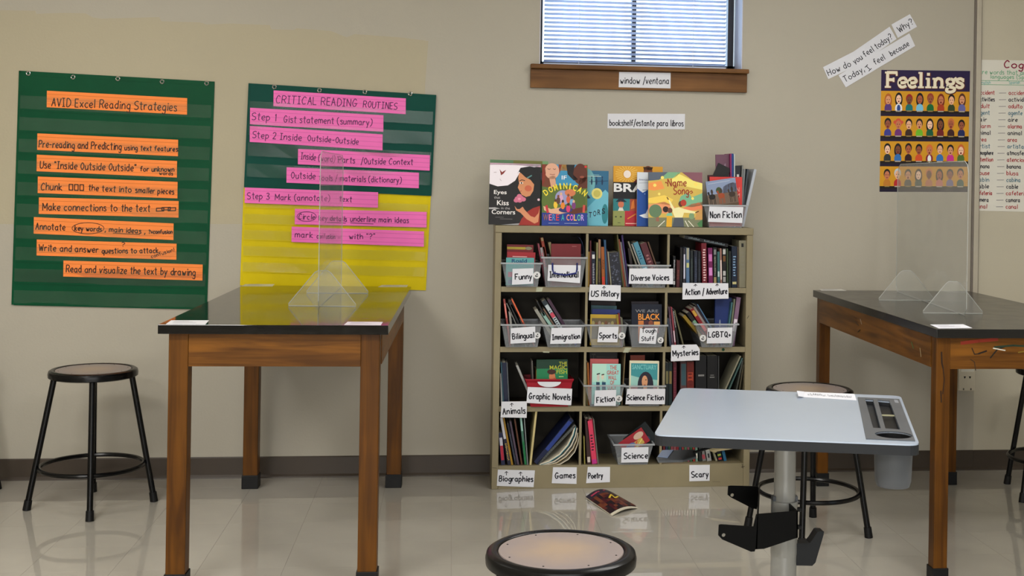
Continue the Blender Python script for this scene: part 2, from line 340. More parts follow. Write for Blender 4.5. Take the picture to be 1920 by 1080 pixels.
base('baseboard_back', XL, XS-.001, D-.0005); base('baseboard_right', XS, XR, D-.0005)
struct(MB().box((XL,YB,0),(XL+.006,D-.02,.1)), 'baseboard_left', M_base)
# ceiling lamps (out of the frame, they light the room)
M_lamp = mat('lamp_diffuser', (240,238,228), .5); 
for (lx, ly) in LAMPS[:2]:
    t = thing('ceiling_lamp', 'flat white fluorescent ceiling panel over the '+('left' if lx<0 else 'right')+' lab table', 'lamp', (lx,ly,2.975))
    MB().box((lx-.62,ly-.32,2.972),(lx+.62,ly-.29,3.0)).box((lx-.62,ly+.29,2.972),(lx+.62,ly+.32,3.0)).box((lx-.62,ly-.29,2.972),(lx-.59,ly+.29,3.0)).box((lx+.59,ly-.29,2.972),(lx+.62,ly+.29,3.0)).build('frame', M_plain, t, color=(220,220,215))
    MB().box((lx-.59,ly-.29,2.985),(lx+.59,ly+.29,2.99)).build('diffuser', M_lamp, t)
# window
M_frame = mat('dark_window_frame', (34,36,44), .35); M_reveal = mat('white_reveal_paint', (196,198,212), .5)
win = MB(); yw = D+.15
fx0, fx1 = P(1019,100,yw).x, P(1375,100,yw).x
fx0 = wl+.012
win.box((wl,yw,wz0),(fx0+.012,yw+.05,wz1)).box((P(1364,100,yw).x,yw,wz0),(fx1,yw+.05,wz1)).box((wl,yw,wz1-.04),(wr,yw+.05,wz1)).box((wl,yw,wz0),(wr,yw+.05,wz0+.03))
wo = struct(win, 'window_1', M_frame)
mx_ = P(1189,60,yw).x
MB().box((mx_-.011,yw+.005,wz0+.03),(mx_+.011,yw+.045,wz1-.04)).build('mullion', M_frame, wo)
M_glass = clear_mat('window_glass', (.93,.97,1), .02, (200,210,220))
for a, c in ((fx0+.012, mx_-.011),(mx_+.011, P(1364,100,yw).x)): MB().box((a,yw+.024,wz0+.03),(c,yw+.028,wz1-.04)).build('pane', M_glass, wo)
# reveal lining
b = MB(); b.box((wr-.004,D+.001,wz0),(wr-.0005,D+.149,wz1)).box((wl+.0005,D+.001,wz0),(wl+.004,D+.149,wz1)).box((wl,D+.001,wz1-.004),(wr,D+.149,wz1-.0005))
b.build('reveal_lining', M_reveal, wo)
# blind
bl = thing('window_blind', 'white slatted venetian blind hanging in the window recess', 'blind', (mx_,D+.1,wz0+.02))
M_slat = mat('white_slat', (222,230,245), .45, trans=0)
n_ = M_slat.node_tree; tl = n_.nodes.new('ShaderNodeBsdfTranslucent'); tl.inputs[0].default_value = (.8,.88,1,1); mi = n_.nodes.new('ShaderNodeMixShader'); mi.inputs[0].default_value = .28
n_.links.new(n_.nodes['Principled BSDF'].outputs[0], mi.inputs[1]); n_.links.new(tl.outputs[0], mi.inputs[2]); n_.links.new(mi.outputs[0], n_.nodes['Material Output'].inputs['Surface'])
bx0, bx1 = P(1020,60,D+.1).x, P(1361,60,D+.1).x; zz = wz0+.03; ya = D+.1; sm_ = None
def slat_mesh(x0, x1):
    m = MB(); w2 = .0125;     pts = [(-w2,.0046),(-w2*.35,.0028),(w2*.35,-.0002),(w2,-.0046)]
    top = [(a, z) for a, z in pts]; bot = [(a, z-.0006) for a, z in pts][::-1]
    m.prism([(x0,a,z) for a, z in top+bot], (x1-x0,0,0)); return m
while zz < wz1-.05:
    if sm_ is None: o = slat_mesh(bx0-mx_, bx1-mx_).build('slat', M_slat, bl, local=True); sm_ = o.data
    else: o = bpy.data.objects.new('slat', sm_); COL.objects.link(o); o.parent = bl
    o.location = (0,0,zz-(wz0+.02)); zz += .0212
MB().box((bx0,ya-.013,wz0+.006),(bx1,ya+.013,wz0+.018)).build('bottom_rail', M_slat, bl)
MB().box((bx0,ya-.016,wz1-.05),(bx1,ya+.016,wz1-.01)).build('head_rail', M_slat, bl)
for px in (1086,1300):
    x = P(px,60,ya-.014).x; MB().box((x-.0012,ya-.0148,wz0+.012),(x+.0012,ya-.0138,wz1-.03)).build('ladder_cord', M_slat, bl)
# sill
b = MB(); a0, a1 = P(995,125,D-.04), P(1404.5,133,D-.04)
zs = wz0; 
sl = MB().box((a0.x,D-.045,zs-.022),(a1.x,D-.0002,zs)).box((wl+.002,D-.0002,zs-.022),(wr-.002,D+.145,zs+.0005)); so = sl.build('trim_1', M_sill, bevel=.004); so['kind']='structure'
zb = P(1200,169,D-.02).z
MB().box((a0.x+.001,D-.02,zb),(a1.x-.004,D-.0002,zs-.0225)).build('apron_board', M_sill, so, bevel=.002)
# conduit
cx_ = P(1823,300).x
t = thing('conduit', 'vertical beige surface raceway up the wall between the poster and the word chart', 'conduit', (cx_+.006,D-.015,.7))
M_cond = mat('beige_raceway', (176,168,152), .45)
zq = P(1813,692,D-.05).z
MB().box((XS-.022,D-.02,zq),(XS+.004,D-.0125,ZC)).build('cover_strip', M_cond, t, bevel=.003)
MB().box((XS-.03,D-.0125,zq),(XS+.008,D-.0005,ZC)).build('base_strip', M_plain, t, color=(120,112,104))
# outlet box
q0, q1 = P(1798,689,D-.05), P(1828,733,D-.05)
t = thing('wall_outlet_box', 'small cream surface-mounted data outlet box under the right table', 'outlet', (q0.x,D-.012,q1.z))
MB().box((q0.x,D-.05,q1.z),(q1.x,D-.0005,q0.z)).build('box', M_plain, t, color=(196,188,168), bevel=.004)
for k in (.36,.68):
    x = q0.x+(q1.x-q0.x)*k; z = q0.z-(q0.z-q1.z)*.38
    MB().prism([(x-.006,D-.052,z),(x+.006,D-.052,z),(x,D-.052,z-.012)],(0,.003,0)).build('socket', M_rubber, t)
MB().box((q0.x+.01,D-.0515,q0.z-.022),(q1.x-.006,D-.05,q0.z-.008)).build('label_window', M_plain, t, color=(214,210,196))
for k in (.3,.75):
    x = q0.x+(q1.x-q0.x)*k; MB().box((x-.003,D-.0515,q1.z+.004),(x+.003,D-.05,q1.z+.014)).build('clip', M_plain, t, color=(90,84,74))
# ------------------------------------------------------------------ lab tables
def lab_table(label, X, Y, rot, W_, L_, h, top, lw=.066, iL=.03, iR=.03):
    M = Matrix.Translation((X+W_/2*math.cos(rot), Y+W_/2*math.sin(rot), 0)) @ Matrix.Rotation(rot, 4, 'Z')
    t = thing('lab_table', label, 'table', M=M); hw = W_/2
    MB().box((-hw,0,h-.032),(hw,L_,h)).build('tabletop', top, t, local=True, bevel=.0015)
    ins = .03; ah = .115; z1 = h-.0325
    for sx_ in (-1, 1):
        for sy in (0, 1):
            x = -hw+iL+lw/2 if sx_ < 0 else hw-iR-lw/2; y = ins+lw/2 if sy == 0 else L_-ins-lw/2
            lg = MB().box((x-lw/2,y-lw/2,.002),(x+lw/2,y+lw/2,z1)).build('leg', M_wz, t, local=True, bevel=.003)
            e = lw/2+.004; MB().box((x-e,y-e,0),(x+e,y+e,.062)).build('leg_boot', M_rubber, lg, local=True, bevel=.002)
        x = -hw+iL+.008 if sx_ < 0 else hw-iR-.008; MB().box((x-.011,ins+lw,z1-ah),(x+.011,L_-ins-lw,z1)).build('side_apron', M_wy, t, local=True, bevel=.001)
    for y in (ins+.014, L_-ins-.014): a = MB().box((-hw+iL+lw,y-.011,z1-ah),(hw-iR-lw,y+.011,z1)).build('end_apron', M_wx, t, local=True, bevel=.001)
    return t, M
LT = (-.985,4.4138,-.0192,.7774,1.5679,.9241); RT = (1.7338,4.3118,-.0057,.78,1.5728,.9261)
lt, MLT = lab_table('tall oak lab table with glossy black top in front of the yellow chart', *LT, M_epoxy)
rt_, MRT = lab_table('tall oak lab table with worn black top and scarred apron at the right', *RT, M_epoxy2, .052, .012, RT[0]+RT[3]+.009-P(1793,870,5.8).x)
# scars on the right table's aprons
xs_ = -RT[3]/2+.012-.004
pr = Print(lambda a, b_, k: Vector((xs_-.0004-.0001*k, a, b_)))
z0 = RT[5]-.032
for (y, z, dy, dz, c, w_) in [(.25,-.07,.02,.02,(70,110,60),.006),(.17,-.09,.012,.03,(190,180,140),.004),(.9,-.06,.05,.01,(60,40,20),.006),(.88,-.075,.03,-.014,(40,28,16),.005),(.86,-.05,.02,.02,(200,195,180),.003),(1.2,-.05,.03,.012,(60,42,22),.004),(.5,-.08,.04,.006,(84,54,26),.004)]:
    pr.line([(y,z0+z),(y+dy,z0+z+dz)], w_, c)
pr.build('scuff_marks', M_ink, rt_, local=True)
yf_ = .03+.003
pr = Print(lambda a, b_, k: Vector((a, yf_-.0004-.0001*k, b_)))
for pts, c, w_ in [([(-.285,-.022),(-.22,-.014),(-.15,-.008)],(150,50,30),.012),([(-.245,-.04),(-.235,-.062),(-.215,-.06)],(40,26,14),.004),([(-.22,-.06),(-.19,-.05)],(30,20,12),.006),
    ([(-.175,-.075),(-.15,-.045),(-.11,-.03)],(24,20,14),.005),([(-.16,-.036),(-.09,-.03),(-.02,-.034)],(34,50,34),.007),([(-.165,-.04),(-.12,-.048)],(205,200,185),.004),
    ([(-.23,-.12),(-.235,-.09),(-.25,-.08)],(50,32,16),.003),([(-.07,-.055),(0,-.045),(.05,-.05)],(120,100,30),.004),([(-.04,-.09),(.0,-.087)],(210,200,170),.003)]:
    pr.line([(a, z0+q) for a, q in pts], w_, c)
pr.build('paint_marks', M_ink, rt_, local=True)
ylg = .03-.0006; pr = Print(lambda a, b_, k: Vector((a, ylg-.0001*k, b_)))
for pts, w_ in [([(-.360,.84),(-.358,.80),(-.354,.785)],.006),([(-.354,.79),(-.348,.74),(-.353,.69)],.004),([(-.360,.70),(-.358,.66)],.005)]: pr.line(pts, w_, (44,26,12))
pr.build('wood_crack', M_ink, rt_, local=True)
# taped table labels
def table_card(label, px, h, M, tint=(214,214,218)):
    p = [T(a, b_, h+.0008) for a, b_ in px]
    o = MB().prism(p, (0,0,-.0006)).build('table_label', M_col, color=tint); o['label'] = label; o['category'] = 'label'
    c = sum(p, Vector())/4; e = (p[1]-p[0]); f = (p[3]-p[0])
    pr = Print(lambda a, b_, k: p[0]+e*a+f*b_+Vector((0,0,.0002)))
    for i in range(3): pr.rect(.12,.2+.22*i,.5+.12*((i*7)%3),.2+.22*i+.06,(140,140,150))
    pr.build('printed_lines', M_ink, o)
h = LT[5]
table_card('white paper label taped on the front left corner of the glossy left table', [(321,600.5),(392,600.5),(385,608),(311,607.5)], h, MLT)
table_card('pinkish white paper label on the front right corner of the glossy left table', [(652,603),(718,603.5),(714,609.5),(645,609)], h, MLT, (214,204,212))
table_card('pale paper label at the far left corner of the glossy left table', [(460,532.5),(515,532.5),(511,536.5),(453,536.5)], h, MLT, (200,198,160))
table_card('pale paper label at the far right corner of the glossy left table', [(716,534.2),(765,534.2),(763,537.8),(709,537.8)], h, MLT, (200,196,160))
h = RT[5]
table_card('white paper label near the front left corner of the worn right table', [(1744,608.5),(1806,608),(1823,614.8),(1760,615.5)], h, MRT, (224,224,232))
table_card('white paper label at the far left corner of the worn right table', [(1536,541.8),(1577,541.8),(1587,544.8),(1540,544.8)], h, MRT, (200,198,190))
# ------------------------------------------------------------------ acrylic partitions
def partition(label, near, far, h, zt, feet):
    a = T(*near, h+.002); b_ = T(*far, h+.002); u = (b_-a).normalized(); n = Vector((u.y,-u.x,0)); H_ = .61
    t = thing('acrylic_partition', label, 'partition', a)
    L_ = (b_-a).length; r = .05; pts = [(r*.5,0),(L_-r*.5,0),(L_,r*.5),(L_,H_-r),(L_-r*.3,H_-r*.3),(L_-r,H_),(r,H_),(r*.3,H_-r*.3),(0,H_-r),(0,r*.5)]
    w3 = lambda s_, z: a+u*s_+Vector((0,0,z))
    MB().prism([w3(s_, z)-n*.0015 for s_, z in pts], n*.003).build('sheet', M_acr, t)
    MB().path([w3(s_, z) for s_, z in pts], .0017, 5, True).build('sheet_edge', M_acre, t)
    for (pl, pr_) in feet:
        p = T(*pl, h+.001); q = T(*pr_, h+.001); v = (q-p); Lf = v.length; v.normalize(); m = Vector((v.y,-v.x,0)); hf = Lf*.53
        pts = [(0,0),(Lf,0),(Lf,.008),(Lf*.62,hf-.008),(Lf*.57,hf),(Lf*.43,hf),(Lf*.38,hf-.008),(0,.008)]
        f_ = MB().prism([p+v*s_+Vector((0,0,z))-m*.0015 for s_, z in pts], m*.003).build('foot', M_acr, t)
        MB().path([p+v*s_+Vector((0,0,z)) for s_, z in pts], .0017, 5, True).build('foot_edge', M_acre, f_)
partition('clear acrylic sneeze guard standing on the glossy left table', (596.5,576.5), (640,537), LT[5], .6, [((541,573),(667,574.5)),((575,549),(690,550))])
partition('clear acrylic sneeze guard standing on the worn right table', (1812,592), (1680,546), RT[5], .6, [((1648,562.5),(1751,563.5)),((1731,586.5),(1842,588))])
# ------------------------------------------------------------------ stools
M_seat = None
def seat_mat():
    m = bpy.data.materials.new('worn_hardboard_seat'); m.use_nodes = True; n = m.node_tree.nodes; l = m.node_tree.links; b = n['Principled BSDF']; b.inputs['Roughness'].default_value=.3
    t = n.new('ShaderNodeTexCoord'); v = n.new('ShaderNodeVectorMath'); v.operation='LENGTH'; l.new(t.outputs['Object'], v.inputs[0])
    no = n.new('ShaderNodeTexNoise'); no.inputs['Scale'].default_value=14; no.inputs['Detail'].default_value=5; l.new(t.outputs['Object'], no.inputs['Vector'])
    ad = n.new('ShaderNodeMath'); ad.operation='MULTIPLY_ADD'; ad.inputs[1].default_value=.1; l.new(no.outputs['Fac'], ad.inputs[0]); l.new(v.outputs['Value'], ad.inputs[2])
    r = n.new('ShaderNodeValToRGB'); r.color_ramp.elements[0].position=.08; r.color_ramp.elements[1].position=.17; r.color_ramp.elements[0].color=(*lin((152,132,112)),1); r.color_ramp.elements[1].color=(*lin((132,120,116)),1)
    l.new(ad.outputs[0], r.inputs[0]); l.new(r.outputs[0], b.inputs['Base Color']); return m
M_seat = seat_mat()
def stool(label, cx, cy, foot, rr=.17, rz=.2125, hseat=.61, ringr=.2, legs=True, src=None):
    t = thing('lab_stool', label, 'stool', (cx,cy,0), 'round lab stools')
    def part(mb, name, m, par=None, **k): return mb.build(name, m, par or t, local=True, **k)
    prof = [(rr-.008,-.034),(rr-.001,-.030),(rr,-.016),(rr-.003,-.005),(rr-.011,0),(rr-.022,0),(rr-.0265,-.003),(rr-.0275,-.006),(.001,-.006)]
    sh = part(MB().lathe(prof, 64, (0,0,hseat)), 'seat_pan', M_metalblk, smooth=True)
    d = part(MB().lathe([(.1,-.003),(rr-.029,-.003),(rr-.030,-.0006),(.0005,-.0004)], 64, (0,0,0)), 'seat_disc', M_seat, smooth=True); d.location = (0,0,hseat-.0015)
    for k in range(8):
        a = math.pi/8+k*math.pi/4; x, y = (rr-.042)*math.cos(a), (rr-.042)*math.sin(a)
        part(MB().tube((x,y,-.0015),(x,y,.0002),.0022,n=8), 'rivet', M_rubber, d)
    a0 = math.atan2(foot[1]-cy, foot[0]-cx); rf = math.hypot(foot[0]-cx, foot[1]-cy)
    for k in range(4):
        a = a0+k*math.pi/2; c, s = math.cos(a), math.sin(a); rt_ = rr-.028
        lg = part(MB().tube((rt_*c,rt_*s,hseat-.03),(rf*c,rf*s,.006),.0125,n=14), 'leg', M_metalblk, smooth=True)
        e = (rf-rt_)/(hseat-.036); part(MB().tube(((rf-e*.035)*c,(rf-e*.035)*s,.042),(rf*c,rf*s,0),.0158,.017,n=14), 'rubber_foot', M_rubber, lg, smooth=True)
    part(MB().path([(ringr*math.cos(q),ringr*math.sin(q),rz) for q in [2*math.pi*i/48 for i in range(48)]], .0095, 8, True), 'foot_ring', M_metalblk, smooth=True)
    return t
f = T(289,940)
stool('black lab stool with brown seat standing left of the left table', -1.52, 5.621, f, .183, .175, .592, .211)
f = T(1629,1008)
stool('black lab stool under the right table, its seat behind the white mobile desk', 1.485, 5.04, f, .18, .173, .595, .206)
stool('black lab stool in the foreground, its worn seat disc cut by the frame', .2592, 2.8062, (.2592+.245*math.cos(.55), 2.8062-.245*math.sin(.55)))
f = T(-4,917); stool('black lab stool at the left edge of the photo, only a foot showing', f.x-.2, f.y-.15, f, .18, .173, .595, .206)
f = Vector((2.613,5.46,0)); stool('black lab stool at the right edge of the photo, ring and foot showing', 2.83, 5.59, f, .18, .173, .595, .206)
# ------------------------------------------------------------------ mobile desk
HD = .76
M_dw = mat('white_laminate', (164,177,195), .3, spec=.6, coat=.6, crough=.15, var=.015); M_dg = mat('dark_grey_edge', (34,36,39), .5); M_dm = mat('grey_plastic', (84,87,91), .4)
M_al = mat('satin_aluminium', (150,150,146), .34, metal=.25, var=.03); M_bs = mat('black_powder_coat', (2,2,2), .5, spec=.12, var=.2)
c4 = [T(1277,727,HD), T(1689,742,HD), T(1725,834,HD), T(1225,815,HD)]   # back left, back right, front right, front left
dk = thing('mobile_desk', 'small white-topped mobile desk on one column in front of the bookshelf', 'desk', (sum((p.x for p in c4))/4, sum((p.y for p in c4))/4, 0))
def bil(u, v, z=None):
    p = c4[0].lerp(c4[1], u).lerp(c4[3].lerp(c4[2], u), v)
    if z is not None: p = Vector((p.x,p.y,z))
    return p
def rounded(r=.035, n=6, inset=0):
    pts = []; cor = [(0,0),(1,0),(1,1),(0,1)]; P4 = [bil(*c) for c in cor]; ctr = sum(P4, Vector())/4
    for i in range(4):
        c = P4[i]; a = (P4[i-1]-c).normalized(); b_ = (P4[(i+1)%4]-c).normalized()
        s_ = c+a*r; e = c+b_*r
        for k in range(n+1):
            q = k/n; p = s_*(1-q)**2+c*2*q*(1-q)+e*q*q; pts.append(p+(ctr-p).normalized()*inset)
    return pts
R_ = rounded()
top = MB().prism([Vector((p.x,p.y,HD-.004)) for p in rounded(.035,6,.001)], (0,0,.004)).build('desktop', M_dw, dk)
edge = MB(); n = len(R_)
edge.prism([Vector((p.x,p.y,HD-.030)) for p in R_], (0,0,.0258)).build('edge_band', M_dg, dk, bevel=.003)
# tray at the right with two pen slots and a cup hole
TP = [T(a, b_, HD) for a, b_ in ((1608,746),(1686,749.5),(1716,828),(1624,824))]
tray = MB().prism([Vector((p.x,p.y,HD-.0018)) for p in TP], (0,0,.0045)).build('tray', M_dm, dk)
def tq(pts, z0, z1): return MB().prism([Vector((*T(a, b_, HD).xy, z0)) for a, b_ in pts], (0,0,z1-z0))
slots = [[(1622,749.5),(1637,750.5),(1651.5,804.5),(1637,804)], [(1645.5,751),(1668,753),(1688,807),(1660,805)]]
cupc = T(1675.5,817,HD); cupr = (T(1712,817,HD)-T(1639,817,HD)).length/2
circ = lambda r, z: [Vector((cupc.x+r*math.cos(2*math.pi*i/32), cupc.y+r*math.sin(2*math.pi*i/32), z)) for i in range(32)]
eb = bpy.data.objects['edge_band']; eb.modifiers.clear()
for o_ in (top, tray, eb):
    cs = [tq(s_, HD-.016, HD+.02).build('k', M_dg) for s_ in slots]; cs.append(MB().prism(circ(cupr*.92, HD-.1), (0,0,.2)).build('k', M_dg)); cut(o_, cs)
for i, s_ in enumerate(slots): tq(s_, HD-.0155, HD-.0148).build('slot_floor', M_dg if i == 0 else M_rubber, dk)
tq([(1653,776),(1677,777),(1677.5,778.4),(1653.5,777.6)], HD-.004, HD-.0015).build('slot_divider', M_plain, dk, color=(150,148,120))
tq([(1676,751),(1683,751.5),(1685,757),(1678,756.5)], HD+.0027, HD+.003).build('tray_emblem', M_plain, dk, color=(130,134,140))
cup = MB(); r0, r1 = cupr*.96, cupr*.9
cup.lathe([(r1*.9,-.135),(r1,-.12),(r0,-.0305),(r0,-.002),(r0*.95,-.002),(r1*.95,-.12),(.001,-.125)], 40, (cupc.x,cupc.y,HD)).build('cup_holder', M_dm, dk, smooth=True)
MB().lathe([(r1*.94,-.119),(r0*.94,-.003),(r0*.925,-.003),(r1*.92,-.117),(.001,-.117)], 40, (cupc.x,cupc.y,HD)).build('cup_shade', M_rubber, dk, smooth=True)  # black lining added for the shade inside the cup
# paper strip lying over the back edge
c_ = [T(a, b_, HD+.0012) for a, b_ in ((1507,734.5),(1602,738.5),(1606,750.5),(1506,744.5))]
o = MB().prism(c_, (0,0,-.0006)).prism([T(1494,733,HD+.012), T(1508,734.5,HD+.002), T(1506,744.5,HD+.002), T(1497,743,HD+.008)], (0,0,.0006)).build('paper_strip', M_paper); o['label'] = 'narrow torn white paper strip with writing on the desk back edge'; o['category'] = 'paper'
pr = Print(lambda a, b_, k: c_[3]+(c_[2]-c_[3])*a+(c_[0]-c_[3])*b_+Vector((0,0,.0003)))
rr_ = random.Random(4)
for i in range(44):
    if 17 < i < 20: continue
    x = .09+i*.019; z = rr_.uniform(.45,.62); pr.line([(x,z-.13),(x+rr_.uniform(-.006,.006),z+rr_.uniform(.05,.25))], .008, (60,60,70))
pr.build('lettering', M_ink, o)
# column
cc = bil(.5,.5); pc = P(1472,870,cc.y); COLX, COLY = pc.x, cc.y
for _ in range(1): pass
def cyl(r0, r1, z0, z1, name, m, n=40, x=None, y=None, **k): return MB().lathe([(r0,z0),(r1,z1)], n, (COLX if x is None else x, COLY if y is None else y, 0)).build(name, m, dk, smooth=True, **k)
zc = P(1466,938,COLY).z; zt_ = HD-.030
s1 = 41/F*COLY/2*1.0; s2 = 50.5/F*COLY/2
cyl(s1, s1, zc-.05, zt_-.008, 'upper_column', M_al)
MB().lathe([(.07,HD-.046),(.105,HD-.0305)], 40, (COLX,COLY,0)).build('mounting_plate', M_al, dk, smooth=True)
cyl(s2*.985, s2*.985, .1, zc-.16, 'lower_column', M_al)
MB().lathe([(s2*.985,zc-.16),(s2*1.01,zc-.155),(s2*1.01,zc-.01),(s2*.99,zc),(s1*1.04,zc+.001)], 40, (COLX,COLY,0)).build('collar', M_al, dk, smooth=True)
for dx in (-1,1): MB().box((COLX+dx*s2*.86-.004,COLY-.012,zc-.02),(COLX+dx*s2*.86+.004,COLY+.012,zc+.014)).build('collar_clip', M_dm, dk)
# base: two crossed feet with castors (below the frame)
for a in (math.radians(38), math.radians(142)):
    d_ = Vector((math.cos(a), math.sin(a), 0))*.33; nn = Vector((-d_.y, d_.x, 0)).normalized()*.03; c0 = Vector((COLX,COLY,.06))
    MB().hexa([c0-d_-nn,c0+d_-nn,c0+d_+nn,c0-d_+nn],[v+Vector((0,0,.04)) for v in (c0-d_-nn,c0+d_-nn,c0+d_+nn,c0-d_+nn)]).build('base_foot', M_al, dk, bevel=.006)
    for s_ in (-1,1):
        e = c0+d_*.92*s_; cst = MB().tube((e.x-.012,e.y,.027),(e.x+.012,e.y,.027),.027,n=20).build('castor', M_rubber, dk); MB().tube((e.x,e.y,.03),(e.x,e.y,.062),.006,n=8).build('castor_stem', M_al, cst)
# black bracket: front and rear cheeks joined by a side web
yfr, yre = COLY-.12, COLY+.2
def plate(px, y, name, par=dk, th=.004, hole=None, m=None):
    o_ = MB().prism([P(a, b_, y) for a, b_ in px], (0,th,0)).build(name, m or M_bs, par)
    if hole:
        h_ = P(*hole[:2], y); r = hole[2]/F*y
        k_ = MB().prism([(h_.x+r*math.cos(2*math.pi*i/20), y-.02, h_.z+r*math.sin(2*math.pi*i/20)) for i in range(20)], (0,.05,0)).build('k', M_bs)
        cut(o_, [k_])
    return o_
br = plate([(1419,964),(1496,958),(1496,1008),(1433,1029),(1416.5,1030)], yfr, 'bracket')
plate([(1348,984.5),(1352,983.5),(1413,987.5),(1418,964.5),(1420.5,965),(1417,1028),(1415,1034),(1408,1034.5),(1354,1011.5),(1347,1004)], yfr-.003, 'front_cheek', br, hole=(1357,1003.5,3.6))
plate([(1365.5,911.5),(1370,910.8),(1420,912),(1424,932),(1419,955),(1410,953),(1371,933),(1364.5,928)], yre, 'rear_cheek', br, hole=(1373,928.5,3.4))
a_, b2 = P(1419,964.5,yfr), P(1417,1029,yfr); e_, f_ = P(1423,912,yre), P(1420,955,yre)
MB().hexa([b2,b2+Vector((.004,0,0)),f_+Vector((.004,0,0)),f_],[a_,a_+Vector((.004,0,0)),e_+Vector((.004,0,0)),e_]).build('side_web', M_bs, br)
a_, b2 = P(1496,958,yfr), P(1496,1008,yfr)
MB().hexa([b2+Vector((-.004,0,0)),b2,b2+Vector((0,.1,0)),b2+Vector((-.004,.1,0))],[a_+Vector((-.004,0,0)),a_,a_+Vector((0,.1,0)),a_+Vector((-.004,.1,0))]).build('clamp_flange', M_bs, br)
for py in (955,988):
    p = P(1497,py,COLY-.05); MB().tube((p.x-.002,p.y,p.z),(p.x+.008,p.y,p.z),.007,n=8).build('bolt', M_rubber, br)
# grey side hook
plate([(1494,1019),(1518,1018.5),(1523,1013),(1533,997.5),(1536,996.5),(1545,997),(1544.5,1002),(1529,1055),(1523,1061),(1494,1060.5)], COLY-.02, 'bag_hook', dk, th=.04, m=M_dg)
# height lever under the left side
lp = [T(a, b_, .665) for a, b_ in ((1231,857),(1241,843.5),(1304,842.5),(1306,855),(1281,862),(1234,863))]
lv = MB().prism(lp, (0,0,-.008)).build('height_lever', M_dm, dk, bevel=.003)
ra = T(1300,849,.665); MB().path([ra, Vector((ra.x+.1,ra.y+.02,.69)), Vector((COLX-.07,COLY,HD-.05))], .004, 8).build('lever_rod', M_rubber, lv)
tq_ = [T(a, b_, .6655) for a, b_ in ((1233,856.5),(1242,844.5),(1263,844),(1252,858.5))]
MB().prism(tq_, (0,0,.0012)).build('lever_sheen', mat('pale_blue_sheen', (132,152,188), .25), lv)  # bluish sheen on the lever, painted as a thin plate
# ------------------------------------------------------------------ paper signs
def lerp2(a, b_, t): return (a[0]+(b_[0]-a[0])*t, a[1]+(b_[1]-a[1])*t)
def sign(name, label, cat, c4, texts, y, m=None, color=None, parent=None, w=1.5, ink=(26,26,36), group=None, th=.0008, extra=None, lined=None):
    """paper card from its four pixels TL TR BR BL (or more); texts = (text, x0,y0,x1,y1, cap)"""
    o = quad(MB(), c4, y, th).build(name, m or M_paper, parent, color=color)
    if parent is None:
        o['label'] = label; o['category'] = cat
        if group: o['group'] = group
    pr = Print(wallmap(y-.0003))
    if lined:
        for k in lined[1]:
            a, b_ = lerp2(c4[0], c4[3], k), lerp2(c4[1], c4[2], k); pr.line([a, b_], .55, lined[0])
        pr.up()
    for t in texts: pr.hand(t[0], *t[1:6], w if len(t) < 7 else t[6], c=ink if len(t) < 8 else t[7])
    if extra: extra(pr)
    pr.build('lettering', M_ink, o); return o
yc = D-.0012
ARW = lambda x, y, h=7: (lambda pr: (pr.line([(x,y+h),(x,y)],1.3,(40,38,50)), pr.line([(x-3,y+3),(x,y),(x+3,y+2.4)],1.2,(40,38,50))))
sign('wall_sign', 'white card reading window / ventana, pinned on the wooden window sill', 'sign', [(1161,134.8),(1257.5,136.5),(1257.2,165.8),(1160,163.5)], [('window /ventana',1163,156.5,1254,157.5,12)], D-.0215)
sign('wall_sign', 'white card reading bookshelf / estante para libros on the wall below the window', 'sign', [(1139.5,213),(1284.5,213.5),(1284,242.5),(1139,240.5)], [('bookshelf/estante para libros',1143,235.5,1281,236.5,11)], yc)
t_ = [(1543,126),(1600,97),(1668,50),(1681,73),(1618,117),(1553,148.5)]
sign('wall_sign', 'tilted white strip reading How do you feel today?', 'sign', t_, [('How do',1554,142,1596,124,11.5),('you feel today?',1603,120,1674,72,11)], yc-.001, w=1.35)
sign('wall_sign', 'small tilted white card reading Why?', 'sign', [(1671.5,46),(1706,26.5),(1719.5,50),(1683.5,71)], [('Why?',1687,61,1713,44,11.5)], yc-.0005, w=1.35)
sign('wall_sign', 'tilted white strip reading Today, I feel because', 'sign', [(1572,141),(1705,62.5),(1716,86),(1586,164)], [('Today,',1585,154,1621,133,11),('I',1629,133,1634,128,10),('feel',1641,122,1660,111,11),('because',1672,105,1705,85,10)], yc-.0018, w=1.35)
